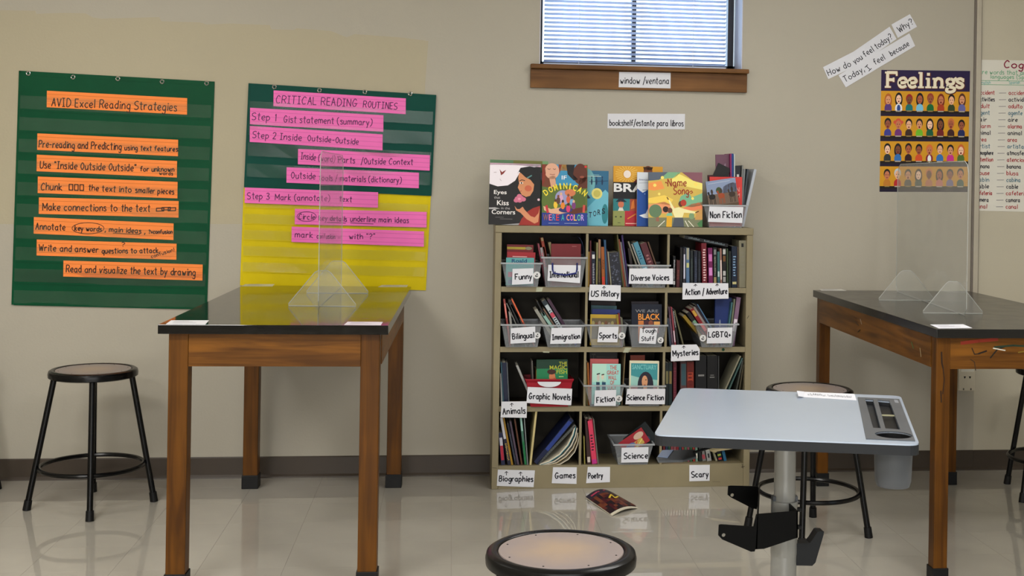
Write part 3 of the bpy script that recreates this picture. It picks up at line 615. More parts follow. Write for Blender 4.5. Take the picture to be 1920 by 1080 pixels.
# ------------------------------------------------------------------ pocket charts
M_green = mat('green_nylon', (4,70,42), .5, spec=.12, var=.08, vscale=6, bump=.4, bscale=7); M_green2 = mat('teal_green_nylon', (3,66,56), .5, spec=.12, var=.08, vscale=6, bump=.4, bscale=7)
M_yel = mat('yellow_nylon', (206,184,4), .45, spec=.12, var=.06, vscale=6, bump=.5, bscale=7)
M_pk = clear_mat('clear_vinyl_pocket', (.97,.98,.97), .07, (120,150,130), rough=.12, edge=1.35, gloss=.9)
def chart(label, c4, m, rows, y, grommets, x_in=.0, hem=()):
    N = 12; mb = MB(); th = .0012; cx0 = P(*c4[0], y); 
    t = thing('pocket_chart', label, 'wall chart', P((c4[2][0]+c4[3][0])/2, (c4[2][1]+c4[3][1])/2, y))
    def S(u, v, dy=0):
        a, b_ = lerp2(c4[0], c4[1], u), lerp2(c4[3], c4[2], u); q = lerp2(a, b_, v)
        p = P(*q, y); return Vector((p.x, p.y+dy-.0012*math.sin(u*9+v*3)*v, p.z))
    vs = []; 
    for j in range(N+1):
        for i in range(N+1): vs.append(S(i/N, j/N))
    k = len(vs); vs += [v+Vector((0,th,0)) for v in vs]; fs = []
    for j in range(N):
        for i in range(N):
            a = j*(N+1)+i; fs += [(a,a+1,a+N+2,a+N+1), (k+a,k+a+N+1,k+a+N+2,k+a+1)]
    for i in range(N):
        for a, b_ in ((i,i+1),(N*(N+1)+i+1,N*(N+1)+i),((i+1)*(N+1),i*(N+1)),(i*(N+1)+N,(i+1)*(N+1)+N)): fs.append((b_,a,k+a,k+b_))
    sheet = mb.add(vs, fs).build('backing_sheet', m, t, smooth=True)
    for u0, u1, v0, v1 in [(0,1,0,.018),(0,1,.984,1),(0,.012,0,1),(.988,1,0,1)]:      # hems
        MB().prism([S(u0,v0,-.0012),S(u1,v0,-.0012),S(u1,v1,-.0012),S(u0,v1,-.0012)], (0,.0008,0)).build('hem', m, sheet)
    for v0, v1 in rows:
        n = 8; q = [S(.012+.976*i/n, v0, -.0052-.0012*math.sin(i*1.7+v0*40)) for i in range(n+1)]; r = [S(.012+.976*i/n, v1, -.0016) for i in range(n+1)]
        MB().add(q+r, [(i,i+1,n+2+i,n+1+i) for i in range(n)]).build('clear_pocket', M_pk, t)
        MB().prism([S(.012,v1-.004,-.0022),S(.988,v1-.004,-.0022),S(.988,v1+.005,-.0022),S(.012,v1+.005,-.0022)], (0,.0008,0)).build('pocket_seam', m, t)
    for g in grommets:
        p = P(*g, y-.003); gb = MB(); n = 16
        gb.path([(p.x+.0085*math.cos(2*math.pi*i/n), p.y, p.z+.0085*math.sin(2*math.pi*i/n)) for i in range(n)], .003, 6, True).build('grommet', M_chrome, t, smooth=True)
    return t
chart('tall green pocket chart with orange sentence strips on the left of the wall', [(35.5,132.5),(402.5,153),(388,579.5),(21.5,571)], M_green,
      [(.105+.0925*i, .165+.0925*i) for i in range(10)], D-.0045, [(53,137.5),(137,144.5),(221,147.5),(304,153),(387.5,156)])
chart('bright yellow pocket chart hanging behind the left lab table', [(457,352),(808,366),(798.5,544.5),(450,535)], M_yel,
      [(.10+.165*i, .20+.165*i) for i in range(5)], D-.0045, [])
chart('teal green pocket chart with pink strips above the yellow chart', [(466,156),(818,178),(809,367.5),(457.5,351)], M_green2,
      [(.17+.2*i, .30+.2*i) for i in range(4)], D-.011, [(514.5,163),(599,169.5),(684,172.5),(769,176)])
OR = (244,138,66); PK = (236,112,184)
def strips(rows, color, y, lc, txt_ink, group, w):
    for lab, c4, texts, ex in rows:
        o = sign('sentence_strip', lab, 'paper strip', c4, texts, y, m=M_col, color=color, w=w, ink=txt_ink, lined=(lc, (.2,.5,.8)), group=group, extra=ex)
SH = lambda x, y, w_, s0, h: [(x,y),(x+w_,y+s0),(x+w_-.4,y+s0+h),(x-.4,y+h)]
ink1 = (60,34,24)
def e_words(pr): pr.hand('words', 299,327.5,324,328.5, 6, 1.5, ink1)
def e_key(pr):
    pr.line([(165+30*math.cos(q), 428+10.5*math.sin(q)) for q in [2*math.pi*i/24 for i in range(25)]], 1.2, ink1, sharp=False); pr.line([(212,437),(262,439.5)], 1.2, ink1)
def e_conf(pr): pr.hand('confusion!', 284,484,327,471, 6.5, 1.3, ink1); pr.hand('?', 228,462.5,234,462.7, 8, 1.3, ink1)
strips([
 ('top orange strip, wide lettering reading Excel Reading Strategies', SH(88,170,263,14,31), [('AVID Excel Reading Strategies',97,199,331,208,15)], None),
 ('orange strip starting Pre-reading and Predicting', SH(70,250,264,12,31), [('Pre-reading and Predicting',73,276,227,281,13),('using text features',234,281,333,284,9)], None),
 ('orange strip starting Use Inside Outside Outside', SH(69,290,263,12,31), [('Use "Inside Outside Outside"',75,315,254,321,13),('for unknown',263,321,326,322,9)], e_words),
 ('orange strip starting Chunk with three boxes drawn', SH(71,331,262,10,31), [('Chunk',77,356,116,356.5,13),('#',130,356,157,357,12),('the text into',166,357,246,361,11),('smaller pieces',254,361,326,364,10)], None),
 ('orange strip starting Make connections with a chain drawn', SH(73,370,262,7,31), [('Make connections to the text',80,394,281,397,13),('&',293,397,329,396,9)], None),
 ('orange strip starting Annotate with a circled key words', SH(63.5,407,262,12,31), [('Annotate',67,430,122,432,12),('key words',140,432,190,434,9),(', main ideas ,',197,434,272,438,9.5),('?=confusion',279,438,323,438,7)], e_key),
 ('orange strip starting Write and answer questions', SH(69,449,262,8,30), [('Write and answer',73,470,184,474,12),('questions to attack',191,475,297,474,9.5)], e_conf),
 ('lowest orange strip, set to the right, starting Read and visualize', SH(119,488.5,261,7.5,30), [('Read and visualize the text by drawing',124,510,366,517,13)], None),
], OR, D-.0082, (196,96,30), ink1, 'orange strips in the left green chart', 1.9)
ink2 = (92,34,84)
def e_circ(pr):
    pr.line([(575+18*math.cos(q), 406+9*math.sin(q)) for q in [2*math.pi*i/24 for i in range(25)]], 1.2, ink2, sharp=False)
    pr.line([(613,417),(648,418.5)], 1.1, ink2); pr.line([(657,418),(700,420)], 1.1, ink2)
strips([
 ('top pink strip reading CRITICAL READING ROUTINES', SH(513,169.5,248,15,29.5), [('CRITICAL READING',518,193,669,200,14),('ROUTINES',681,201,744,205,12)], None),
 ('pink strip reading Step 1 Gist statement (summary)', SH(469,202,250,14,31), [('Step 1',472,224,517,227,13),('Gist statement (summary)',532,229,697,235,12)], None),
 ('pink strip reading Step 2 Inside Outside-Outside', SH(468.5,236,249,16,30), [('Step 2 Inside',473,258,565,264,12),('Outside-Outside',577,264,672,271,11)], None),
 ('pink strip starting Inside with Parts and Outside Context', SH(559,279,247,12,29), [('Inside (word)',564,298,627,304,12),('\'Parts',632,304,665,306,11),('/Outside Context',677,307,774,309,11)], None),
 ('pink strip starting Outside with materials (dictionary)', SH(537.5,313.5,248,10.5,29), [('Outside',546,334,591,336,12),('tools / materials (dictionary)',598,338,752,343,10.5)], None),
 ('pink strip starting Step 3 Mark (annotate) text', SH(459,351.5,250,9,29), [('Step 3',464,373,505,374,12),('Mark (annotate)',516,375,618,377,11),('text',636,377,659,379,10)], None),
 ('pink strip starting with a circled word, underline main ideas', SH(553,391.5,247,6,29), [('Circle',560,411,590,412,10),('key details',598,413,650,415,9),('underline main ideas',657,415,766,418,10)], e_circ),
 ('lowest pink strip starting mark and ending with a question mark', SH(547,425,248,9,28.5), [('mark',553,445,586,446,11),('confusion',594,447,628,448,9),('with "?"',655,448,702,448,10)], None),
], PK, D-.0152, (190,84,146), ink2, 'pink strips in the green and yellow charts', 1.55)
# ------------------------------------------------------------------ feelings poster
pf = [(1652.5,131),(1819,133),(1814,360),(1649,359.5)]
o = quad(MB(), pf, yc, .0008).build('poster', M_paper); o['label'] = 'purple and yellow poster headed Feelings with four rows of small faces'; o['category'] = 'poster'
mpf = lambda u, v, k: P(*lerp2(lerp2(pf[0],pf[1],u), lerp2(pf[3],pf[2],u), v), yc-.0003-.00018*k)
pr = Print(mpf); pr.step = 0; asp = 167/228
pr.rect(0,0,1,1,(30,20,44)); pr.up()
for k in range(4):
    v0 = .172+.2065*k; pr.rect(.0,v0,1,v0+.162,(206,148,32)); pr.rect(0,v0+.162,1,v0+.183,(26,18,14))
pr.rect(0,.0,1,.172,(38,26,66))
pr.up()
skin = [(214,150,110),(168,92,62),(230,176,140),(120,72,48),(196,120,84),(240,196,168),(150,84,60)]
hairs = [(176,96,40),(24,18,20),(150,30,34),(26,20,22),(150,60,40),(120,44,24),(20,18,16),(90,50,30), (22,18,18),(206,84,60),(24,18,20),(40,30,26),(30,20,20),(20,16,20),(196,110,60),(20,16,16),
  (22,18,18),(26,22,26),(34,24,20),(24,18,16),(214,110,50),(26,20,18),(16,14,16),(200,100,50), (40,30,24),(190,200,210),(60,56,52),(60,40,34),(206,120,70),(36,30,28),(50,36,44),(30,26,24)]
tops = [(84,54,120),(230,230,236),(20,110,110),(120,190,220),(20,100,50),(170,60,30),(50,64,34),(100,100,160), (60,60,140),(110,50,120),(60,40,34),(110,180,40),(20,90,60),(110,30,34),(60,30,34),(30,40,90),
  (44,50,50),(50,110,180),(50,24,30),(210,80,40),(130,30,50),(50,110,180),(200,50,140),(80,110,50), (190,120,40),(180,40,44),(90,84,76),(80,90,80),(190,120,90),(200,120,110),(120,110,150),(60,90,76)]
longh = {0,1,3,5,7,12,13,17,23,27,29}
for r in range(4):
    for c in range(8):
        i = r*8+c; x = .083+.119*c; yb = .172+.2065*r+.16; rnd = random.Random(i); sk = skin[(i*5+r)%7]; h = hairs[i]; dy = rnd.uniform(-.006,.006)
        R_x = .034; ry = R_x*asp*1.25
        pr.layer = 2
        if i in longh: pr.ell(x, yb-.085+dy, R_x*1.25, ry*1.9, h)
        else: pr.ell(x, yb-.103+dy, R_x*1.12, ry*1.25, h)
        if i == 9: pr.layer = 1.5; pr.ell(x-.04,yb-.11,.017,.014,h); pr.ell(x+.04,yb-.11,.017,.014,h)
        pr.layer = 3; pr.poly([(x+.04,yb),(x-.04,yb)]+[(x-.04*math.cos(q), yb-.022-.034*math.sin(q)) for q in [math.pi*k/10 for k in range(11)]], tops[i]); pr.rect(x-.011, yb-.07, x+.011, yb-.0565, sk)
        pr.layer = 4; pr.ell(x, yb-.089+dy, R_x*.86, ry*1.12, sk)
        if i in (1,20): pr.ell(x,yb-.018,.02,.03,(235,235,235) if i == 20 else (40,70,140))
        pr.layer = 5
        for s_ in (-1,1): pr.ell(x+s_*.012, yb-.093+dy, .005, .004, (30,22,22), 8)
        pr.ell(x, yb-.07+dy, .009, .0035+.003*(i%3), (110,24,24), 8)
        pr.rect(x-.032, yb+.001, x+.032, yb+.009, (176,170,160)) if i%2 else pr.rect(x-.026, yb+.001, x+.028, yb+.008, (150,130,80))
# slab-serif heading
SER = {'F':(['0 0 0 10','0 10 6 10','0 5 4 5'],['-1.5 0 2 0','-1.5 10 1 10','6 8 6 10','4 3.8 4 6.2'],7.5),
 'e':(['~0 3 3 3 5 4 4 6 3 6.3 1 5.6 0 3 1 .4 3 0 5 1'],[],6.6), 'l':(['1.5 0 1.5 10'],['-.2 0 3.2 0','0 10 1.5 10'],4.9), 'i':(['1.5 0 1.5 6','1.5 8.6 1.5 9.6'],['-.2 0 3.2 0','0 6 1.5 6'],4.9),
 'n':(['1 0 1 6','~1 4 2.6 6.2 5 5.6 5.6 4 5.6 0'],['-.5 0 2.4 0','4.2 0 7 0','-.4 6 1 6'],8.4), 'g':(['~3 6 1 5.4 .6 4 1.4 2.6 3 2.2 4.6 2.8 5 4 4.4 5.4 3 6','~1.5 2.2 1.2 1 3 .3 5.4 -.4 5.4 -2.2 3 -3.2 .6 -2.6 .6 -1 2 .2','5 5.2 6.6 6.4'],[],6.8),
 's':(['~4.4 5.2 3 6.2 1 5.8 .4 4.6 1.4 3.6 3.4 2.8 4.4 1.6 3.6 .2 1.6 0 .2 1'],['4.6 4.2 4.6 6.2','.1 0 .1 1.8'],5)}
def serif(text, x0, y0, kx, ky, w_, c):
    x = x0
    for ch in text:
        st, se, adv = SER[ch]
        for s_ in st+se:
            sm = s_[0] == '~'; v = [float(q) for q in s_.lstrip('~').split()]; pts = [(v[i], v[i+1]) for i in range(0, len(v), 2)]
            if sm: 
                G['_'] = s_; pts = glyph('_')[0][0][1]
            pts = [(x+a*kx, y0-b_*ky) for a, b_ in pts]
            ww = w_*(.62 if s_ in se else 1); asp2 = 1
            # draw in a square space, then squash to the poster's space
            q = [(a, b_*228/166) for a, b_ in pts]; k = pr.mp; pr.mp = lambda a, b_, l_: mpf(a, b_*166/228, l_); pr.line(q, ww, c, sharp=not sm); pr.mp = k
        x += adv*kx
W_ = sum(SER[c][2] for c in 'Feelings'); kx = .86/W_
pr.step = .05; pr.layer = 3; serif('Feelings', .075, .142, kx, .0118, .05, (92,40,26)); pr.layer = 6; serif('Feelings', .072, .139, kx, .0118, .034, (232,222,196))
pr.build('printed_picture', M_ink, o)
# ------------------------------------------------------------------ word chart
ycc = D-.0015
wcp = [(1838,112),(2150,117),(2140,402),(1826,395)]
o = quad(MB(), wcp, ycc, .0008).build('word_chart', mat('chart_paper', (214,211,200), .7, var=.02)); o['label'] = 'large white handwritten chart of English and Spanish word pairs at the right edge'; o['category'] = 'wall chart'
pr = Print(wallmap(ycc-.0003))
RD, BK, GN, TL = (168,62,66), (40,38,52), (112,168,132), (84,120,136)
pr.hand('Cognates', 1883,127,1975,129, 13, 2.2, (130,24,56)); pr.hand('are words that are similar in both', 1836,138.5,2000,142, 8, 1.2, GN); pr.hand('languages (Spanish & English)'.replace('&','+'), 1857,147,1990,149, 7, 1.2, GN)
pr.line([(1836,151),(2000,153)], 1, GN); pr.line([(1836,158.5),(2000,160.5)], 1, GN); pr.hand('English', 1837,157,1857,157, 5, 1, (130,180,170)); pr.hand('Spanish', 1892,157,1912,157, 5, 1, (130,180,170))
wl_ = [('accident','accidente',RD),('activities','actividades',BK),('adult','adulto',RD),('agent','agente',TL),('air','aire',BK),('alarm','alarma',RD),('animal','animal',BK),('area','area',RD),('artist','artista',TL),('atmosphere','atmosfera',BK),('attention','atencion',RD),('banana','banana',BK),('blouse','blusa',RD),('cabin','cabina',TL),('cable','cable',BK),('cafeteria','cafeteria',RD),('camera','camara',BK),('canal','canal',RD)]
for i, (a, b_, c) in enumerate(wl_):
    y = 177+i*12.55; x = 1832.5-i*.33; wd = {'air':14,'area':18,'adult':22,'canal':22,'agent':23}.get(a, 25 if len(a) < 7 else 31+.3*max(0,len(a)-8))
    x1 = x+(5 if a == 'air' else 1); pr.hand(a, x1, y, x1+wd, y+.3, 7.5, 1.25, c); pr.line([(x+41,y-2.5),(x+54,y-2.7)], .9, (120,114,124)); pr.hand(b_, x+59, y+.5, x+59+len(b_)*4.3, y+1, 7.5, 1.25, c)
pr.build('lettering', M_ink, o)
# ------------------------------------------------------------------ bookshelf
YS = 5.8211; SX0, SX1, SH_ = .2088, .2088+1.2196, 1.2233; YBK = D-.025
M_putty = mat('putty_paint', (134,124,98), .42, var=.05, vscale=7, bump=.2, bscale=40); M_dark = mat('shade_dark_inside', (42,37,28), .6, var=.12, vscale=9)  # shade of the shelf cavity put into the dark inside colour
M_ply = mat('bare_plywood_edge', (196,180,128), .6, var=.08)
bs = thing('bookshelf', 'wide putty painted bookshelf crammed with labelled bins and books under the window', 'bookshelf', ((SX0+SX1)/2, YS, 0))
st = .030
MB().box((SX0,YS,0),(SX0+st,YBK,SH_-.034)).build('side_panel', M_putty, bs, bevel=.002)
MB().box((SX1-st,YS,0),(SX1,YBK,SH_-.034)).build('side_panel', M_putty, bs, bevel=.002)
MB().box((SX0-.001,YS-.003,SH_-.0335),(SX1+.001,YBK,SH_)).build('top_board', M_putty, bs, bevel=.003)
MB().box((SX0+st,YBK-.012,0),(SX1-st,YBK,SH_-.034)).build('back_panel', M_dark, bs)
LZ = [P(941,537.5,YS).z, P(941,650.5,YS).z, P(936,762.5,YS).z, P(933,874,YS).z]     # tops of the boards
for z in LZ[:3]:
    s_ = MB().box((SX0+st+.0005,YS+.001,z-.024),(SX1-st-.0005,YS+.014,z)).build('shelf_board', M_putty, bs)
    MB().box((SX0+st+.0005,YS+.0141,z-.024),(SX1-st-.0005,YBK-.0125,z)).build('board_inside', M_dark if False else mat('shelf_inside', (56,49,36), .55, var=.08), s_)  # cavity shade put into the colour of the board's inner part
s_ = MB().box((SX0+st+.0005,YS+.001,.0),(SX1-st-.0005,YS+.02,LZ[3])).build('kick_board', M_putty, bs, bevel=.001)
MB().box((SX0+st+.0005,YS+.0205,LZ[3]-.02),(SX1-st-.0005,YBK-.0125,LZ[3])).build('bottom_board', mat('shelf_floor', (112,102,78), .5, var=.08), bs)
zt = [SH_-.034, LZ[0]-.024, LZ[1]-.024, LZ[2]-.024]
rows_ = [((1100.5,1253),500),((1099,1248.5),610),((1096.5,1244.5),720),((1088,1239),830)]
for k, (xs, py) in enumerate(rows_):
    for px in xs:
        x = P(px,py,YS).x; dv = MB().box((x-.0055,YS+.001,LZ[k]+.0004),(x+.0055,YS+.012,zt[k]-.0004)).build('divider', M_putty, bs)
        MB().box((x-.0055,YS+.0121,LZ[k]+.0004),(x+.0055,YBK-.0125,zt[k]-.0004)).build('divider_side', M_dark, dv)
x0, x1 = P(1172.5,664,YS+.02), P(1166,760,YS+.02)
MB().hexa([(x1.x-.002,YS+.02,LZ[2]+.001),(x1.x+.002,YS+.02,LZ[2]+.001),(x1.x+.002,YBK-.02,LZ[2]+.001),(x1.x-.002,YBK-.02,LZ[2]+.001)],[(x0.x-.002,YS+.02,zt[2]-.002),(x0.x+.002,YS+.02,zt[2]-.002),(x0.x+.002,YBK-.02,zt[2]-.002),(x0.x-.002,YBK-.02,zt[2]-.002)]).build('loose_divider', mat('hardboard', (120,104,76), .7), bs)
x0, x1 = P(1005.5,775,YS+.012), P(994.5,872,YS+.012); w_ = .0045
MB().hexa([(x1.x-w_,YS+.012,LZ[3]+.001),(x1.x+w_,YS+.012,LZ[3]+.001),(x1.x+w_,YBK-.02,LZ[3]+.001),(x1.x-w_,YBK-.02,LZ[3]+.001)],[(x0.x-w_,YS+.012,zt[3]-.002),(x0.x+w_,YS+.012,zt[3]-.002),(x0.x+w_,YBK-.02,zt[3]-.002),(x0.x-w_,YBK-.02,zt[3]-.002)]).build('loose_divider', M_ply, bs)
p = P(1356,656,YS); 
MB().tube((p.x,YS+.0009,LZ[1]-.012),(p.x,YS-.0006,LZ[1]-.012),.0072,n=20).build('round_sticker', M_plain, bs, color=(14,60,36))
pr = Print(lambda a, b_, k: P(a, b_, YS-.0002))                       # chips, cracks and tape residue
for pts, w_, c in [([(942,433),(943.5,428)],.9,(60,54,40)),([(1404,440),(1402,437)],1,(60,54,40)),([(1401,597),(1404,592)],1,(50,44,34)),([(923,877),(932,878)],.8,(70,60,44)),([(1390,876),(1396,874.5)],1,(60,50,38)),([(1391,869),(1393,878)],.8,(70,60,44)),
    ([(1336,903),(1350,903.5)],.6,(96,86,64)),([(921,917),(1401,912)],.0,(0,0,0))]:
    if w_: pr.line(pts, w_, c)
pr.build('paint_chips', M_ink, bs)
def tape(px): MB().prism([P(a, b_, YS+.0004) for a, b_ in px], (0,.0004,0)).build('tape_scrap', mat('old_tape', (168,170,146), .35, var=.15, vscale=60), bs)
tape([(1006,538.5),(1018,539),(1016,546.5),(1005,547)]); tape([(1184,652),(1178,661),(1168,661),(1172,652)]); tape([(1018,659),(1030,659),(1030,661.5),(1018,661)])
# ------------------------------------------------------------------ label cards on the shelf
yk = YS-.0016
def card(text, label, c4, tx, extra=None, ex2=None): return sign('label_card', label, 'label', c4, tx, yk, w=2.0, group='handwritten labels taped to the shelf edges', extra=extra, th=.0006)
def two(f, g): return lambda pr: (f(pr), g(pr))
yk = YS-.017
card('', 'white card reading US History hanging below the top row', [(1106,533.5),(1164,535),(1163.5,564.5),(1104,563)], [('US',1108.5,555,1122,556,10.5),('History',1128,555,1160,556,10.5)], ARW(1132.5,537,5))
card('', 'wide white card reading Action / Adventure', [(1280,530.5),(1365.5,531),(1366,560),(1279.5,561.5)], [('Action /',1285,552.5,1320,552.5,11),('Adventure',1325,552,1363,551,10.5)], two(ARW(1304,533,4),ARW(1344.5,532.5,4)))
card('', 'corner-cut white card reading Mysteries', [(1258.5,646.8),(1306,645.8),(1312,654.5),(1311.5,675.5),(1258,677.5)], [('Mysteries',1262,668,1309,665,10)], ARW(1282,648.5,5))
card('', 'white card reading Animals at the left of the third shelf edge', [(940.5,753),(988,752.5),(987.5,783.5),(938.5,782.5)], [('Animals',943,777,985,775,11)], ARW(959.5,756,6))
yk = YS-.0016
card('', 'white card reading Biographies on the kick board', [(933.5,880.5),(1003,882),(1000.5,913.5),(931.5,911)], [('Biographies',936,902,999,903,10)], two(ARW(949.5,884,7),ARW(976,885,7)))
card('', 'white card reading Games on the kick board', [(1037,876),(1081.5,876),(1081,907.5),(1034.5,906)], [('Games',1041,897,1078,896,10.5)])
card('', 'white card reading Poetry on the kick board', [(1102,875.5),(1144,875.5),(1143.5,904),(1099,906)], [('Poetry',1103.5,897,1130,896,9.5)])
card('', 'white card reading Scary on the kick board', [(1292.5,872),(1331,871.5),(1330.5,901.5),(1292.5,902.5)], [('Scary',1297,895,1328,894,10.5)])
# ------------------------------------------------------------------ bins
M_bin = clear_mat('frosted_clear_plastic', (.94,.95,.96), .13, (214,218,222), rough=.15, edge=1.3, gloss=.6); M_rim = mat('frosted_rim', (180,184,188), .3, alpha=.6)
M_red = mat('red_plastic', (150,20,38), .35); M_stk = mat('white_sticker', (206,206,206), .4)
def bin_(label, L, R, B0, B1, z, cardq, texts, sticker=None, y=None, red=False, depth=.215, rimh=.006, w=2.0, hand=False):
    """L,R = pixel ends of the front rim; B0,B1 = pixel ends of the front bottom edge; z = what it stands on"""
    y = YS-.014 if y is None else y; t = thing('book_bin', label, 'bin', (P((L[0]+R[0])/2, B0[1], y).x, y+.1, z), 'book bins on the shelves')
    m, mr_ = (M_red, M_red) if red else (M_bin, M_rim)
    l, r = P(*L, y), P(*R, y); b0, b1 = P(*B0, y), P(*B1, y); z1 = max(l.z, r.z); tb = .012; th = .0022
    FT = [Vector((l.x,y-.004,z1)), Vector((r.x,y-.004,z1)), Vector((r.x,y+depth,z1)), Vector((l.x,y+depth,z1))]
    FB = [Vector((b0.x,y+.004,z+.0006)), Vector((b1.x,y+.004,z+.0006)), Vector((b1.x,y+depth-tb,z+.0006)), Vector((b0.x,y+depth-tb,z+.0006))]
    ctT = sum(FT, Vector())/4; mb = MB(); inn = lambda p: Vector((p.x+(th if p.x < ctT.x else -th), p.y+(th if p.y < ctT.y else -th), p.z))
    for i in range(4):
        j = (i+1)%4; mb.hexa([FB[i],FB[j],inn(FB[j]),inn(FB[i])],[FT[i],FT[j],inn(FT[j]),inn(FT[i])])
    mb.hexa(FB, [v+Vector((0,0,th)) for v in FB]); body = mb.build('body', m, t)
    rb = MB(); o_ = [Vector((p.x+(-.006 if p.x < ctT.x else .006), p.y+(-.006 if p.y < ctT.y else .006), p.z)) for p in FT]
    if hand: o_[0].z += .012; o_[1].z += .012
    for i in range(4):
        j = (i+1)%4; q = [FT[i],FT[j],o_[j],o_[i]]; rb.hexa([v+Vector((0,0,-rimh)) for v in q],[v+Vector((0,0,.001)) for v in q])
    rb.build('rim', mr_, t)
    lc = sign('label_card', '', '', cardq, texts, y-.0075, parent=t, w=w, th=.0006)
    if sticker:
        sx_, sy_, sr = sticker; p = P(sx_, sy_, y-.0062); s_ = MB().tube((p.x,p.y,p.z),(p.x,p.y+.0006,p.z),sr/F*y,n=24).build('round_sticker', M_stk, t)
        q = Print(wallmap(y-.0065)); q.ell(sx_-.4,sy_+1.4,sr*.42,sr*.3,(50,50,54)); q.ell(sx_+.6,sy_-2,sr*.2,sr*.2,(60,60,64)); q.up(); q.ell(sx_+.2,sy_+.8,sr*.2,sr*.16,(190,190,190)); q.build('sticker_print', M_ink, s_)
    return t
Z = LZ
bin_('clear bin labelled Funny, top row left', (941,493.5),(1015,493), (949.5,538.5),(1008,538.5), Z[0], [(961,504),(1000,503),(999.5,532),(960,534)], [('Funny',966,524,997,523,10)], (1006.5,516,6.8))
t = bin_('clear bin with a white card partly hidden by blue loops, top row', (1017,482),(1099,482.5), (1023,538.5),(1090,538.5), Z[0], [(1028,496.5),(1089,497.5),(1087.5,531),(1026.5,526.5)], [('International',1031,520,1084,520,11)])
pr = MB(); y = YS-.024
for pts in ([(1036,493),(1036,505),(1038,512),(1060,516),(1080,512),(1082,505),(1082,493)],): pr.path([P(a, b_, y) for a, b_ in pts], .0042, 6)
pr.build('blue_tape_loop', mat('blue_tape', (34,44,110), .5), t, smooth=True)
bin_('clear bin labelled Diverse Voices, top row middle', (1179,497),(1255,497), (1186,539),(1247,539), Z[0], [(1180,503.5),(1262,503.5),(1262,533),(1179,532)], [('Diverse Voices',1184,526,1254,525,10)])
bin_('clear bin labelled Bilingual, second row left', (941,608),(1015,608), (948,651.5),(1008,651.5), Z[1], [(957.5,615.5),(1003.5,612),(1004,642),(957,644.5)], [('Bilingual',961,636,1001,633,10)], (1007.5,629,6))
bin_('clear bin labelled Immigration, second row', (1017,609),(1096,610), (1027,652),(1088,652), Z[1], [(1034,615),(1090.5,614),(1089,644),(1031.5,645)], [('Immigration',1036,637,1087,635,9.5)])
bin_('clear bin labelled Sports, second row middle', (1099,608.5),(1176,609), (1110,652.5),(1168,652.5), Z[1], [(1123,612.5),(1160,612.5),(1157.5,642),(1120,641.5)], [('Sports',1124,633.5,1156,634,9.5)], (1166,629.5,6.5))
bin_('clear bin labelled Tough Stuff, second row middle', (1178,609),(1250,610), (1185,652.5),(1240,652.5), Z[1], [(1200,615.5),(1233,615.5),(1229.5,645),(1198,643.5)], [('Tough',1204,623.5,1230,623.5,7.5),('Stuff',1203,639,1226,638.5,7.5)], (1238.5,638,6), w=1.5)
bin_('clear bin labelled LGBTQ+, second row right', (1303,607),(1383,607), (1316,652),(1373,652), Z[1], [(1327,615),(1373.5,614),(1371.5,643.5),(1325,644)], [('LGBTQ+',1328.5,632.5,1370,631.5,10)], (1318,634,6.4))
t = bin_('red plastic bin labelled Graphic Novels, third row', (987,715.5),(1073,716), (995,765),(1065,765), Z[2], [(989.5,725.5),(1073,729),(1071,760),(987,755.5)], [('Graphic Novels',992,748,1069,750,11)], red=True, depth=.2, hand=True, rimh=.004)
yb = YS-.0255
MB().prism([P(a, b_, yb) for a, b_ in [(1008,715.8)]+[(1030+22*math.cos(q),716+10*math.sin(q)) for q in [math.pi-math.pi*i/14 for i in range(15)]]], (0,.0008,0)).build('white_tab', M_paper, t)
bin_('clear bin labelled Fiction, third row middle', (1096,722),(1171,724), (1107,766),(1160,766), Z[2], [(1115.5,732),(1155.5,731),(1154.5,761),(1114,761)], [('Fiction',1119,755,1152,752,10)], (1160.5,747.5,6.4))
bin_('clear bin labelled Science Fiction, third row', (1172,723),(1246,723), (1180,764.5),(1236,764.5), Z[2], [(1176,729),(1247.5,729),(1246.5,758),(1172.5,758)], [('Science Fiction',1176,750,1244,750,9.5)])
bin_('clear bin labelled Science, bottom row, tilted book on top', (1152,834),(1225,832), (1159,876),(1214,874), Z[3], [(1165.5,839.5),(1216,838),(1215,866.5),(1164.5,867.5)], [('Science',1170,860,1214,859,10.5)], y=YS-.002)
bin_('clear bin labelled Non Fiction standing on top of the bookshelf', (1319,384),(1399,385), (1330,424.5),(1391,426), SH_+.0005, [(1330,387),(1393.8,388.3),(1391.6,418.3),(1327.6,416)], [('Non Fiction',1332,409,1390,408,12)], y=YS+.004, depth=.2)
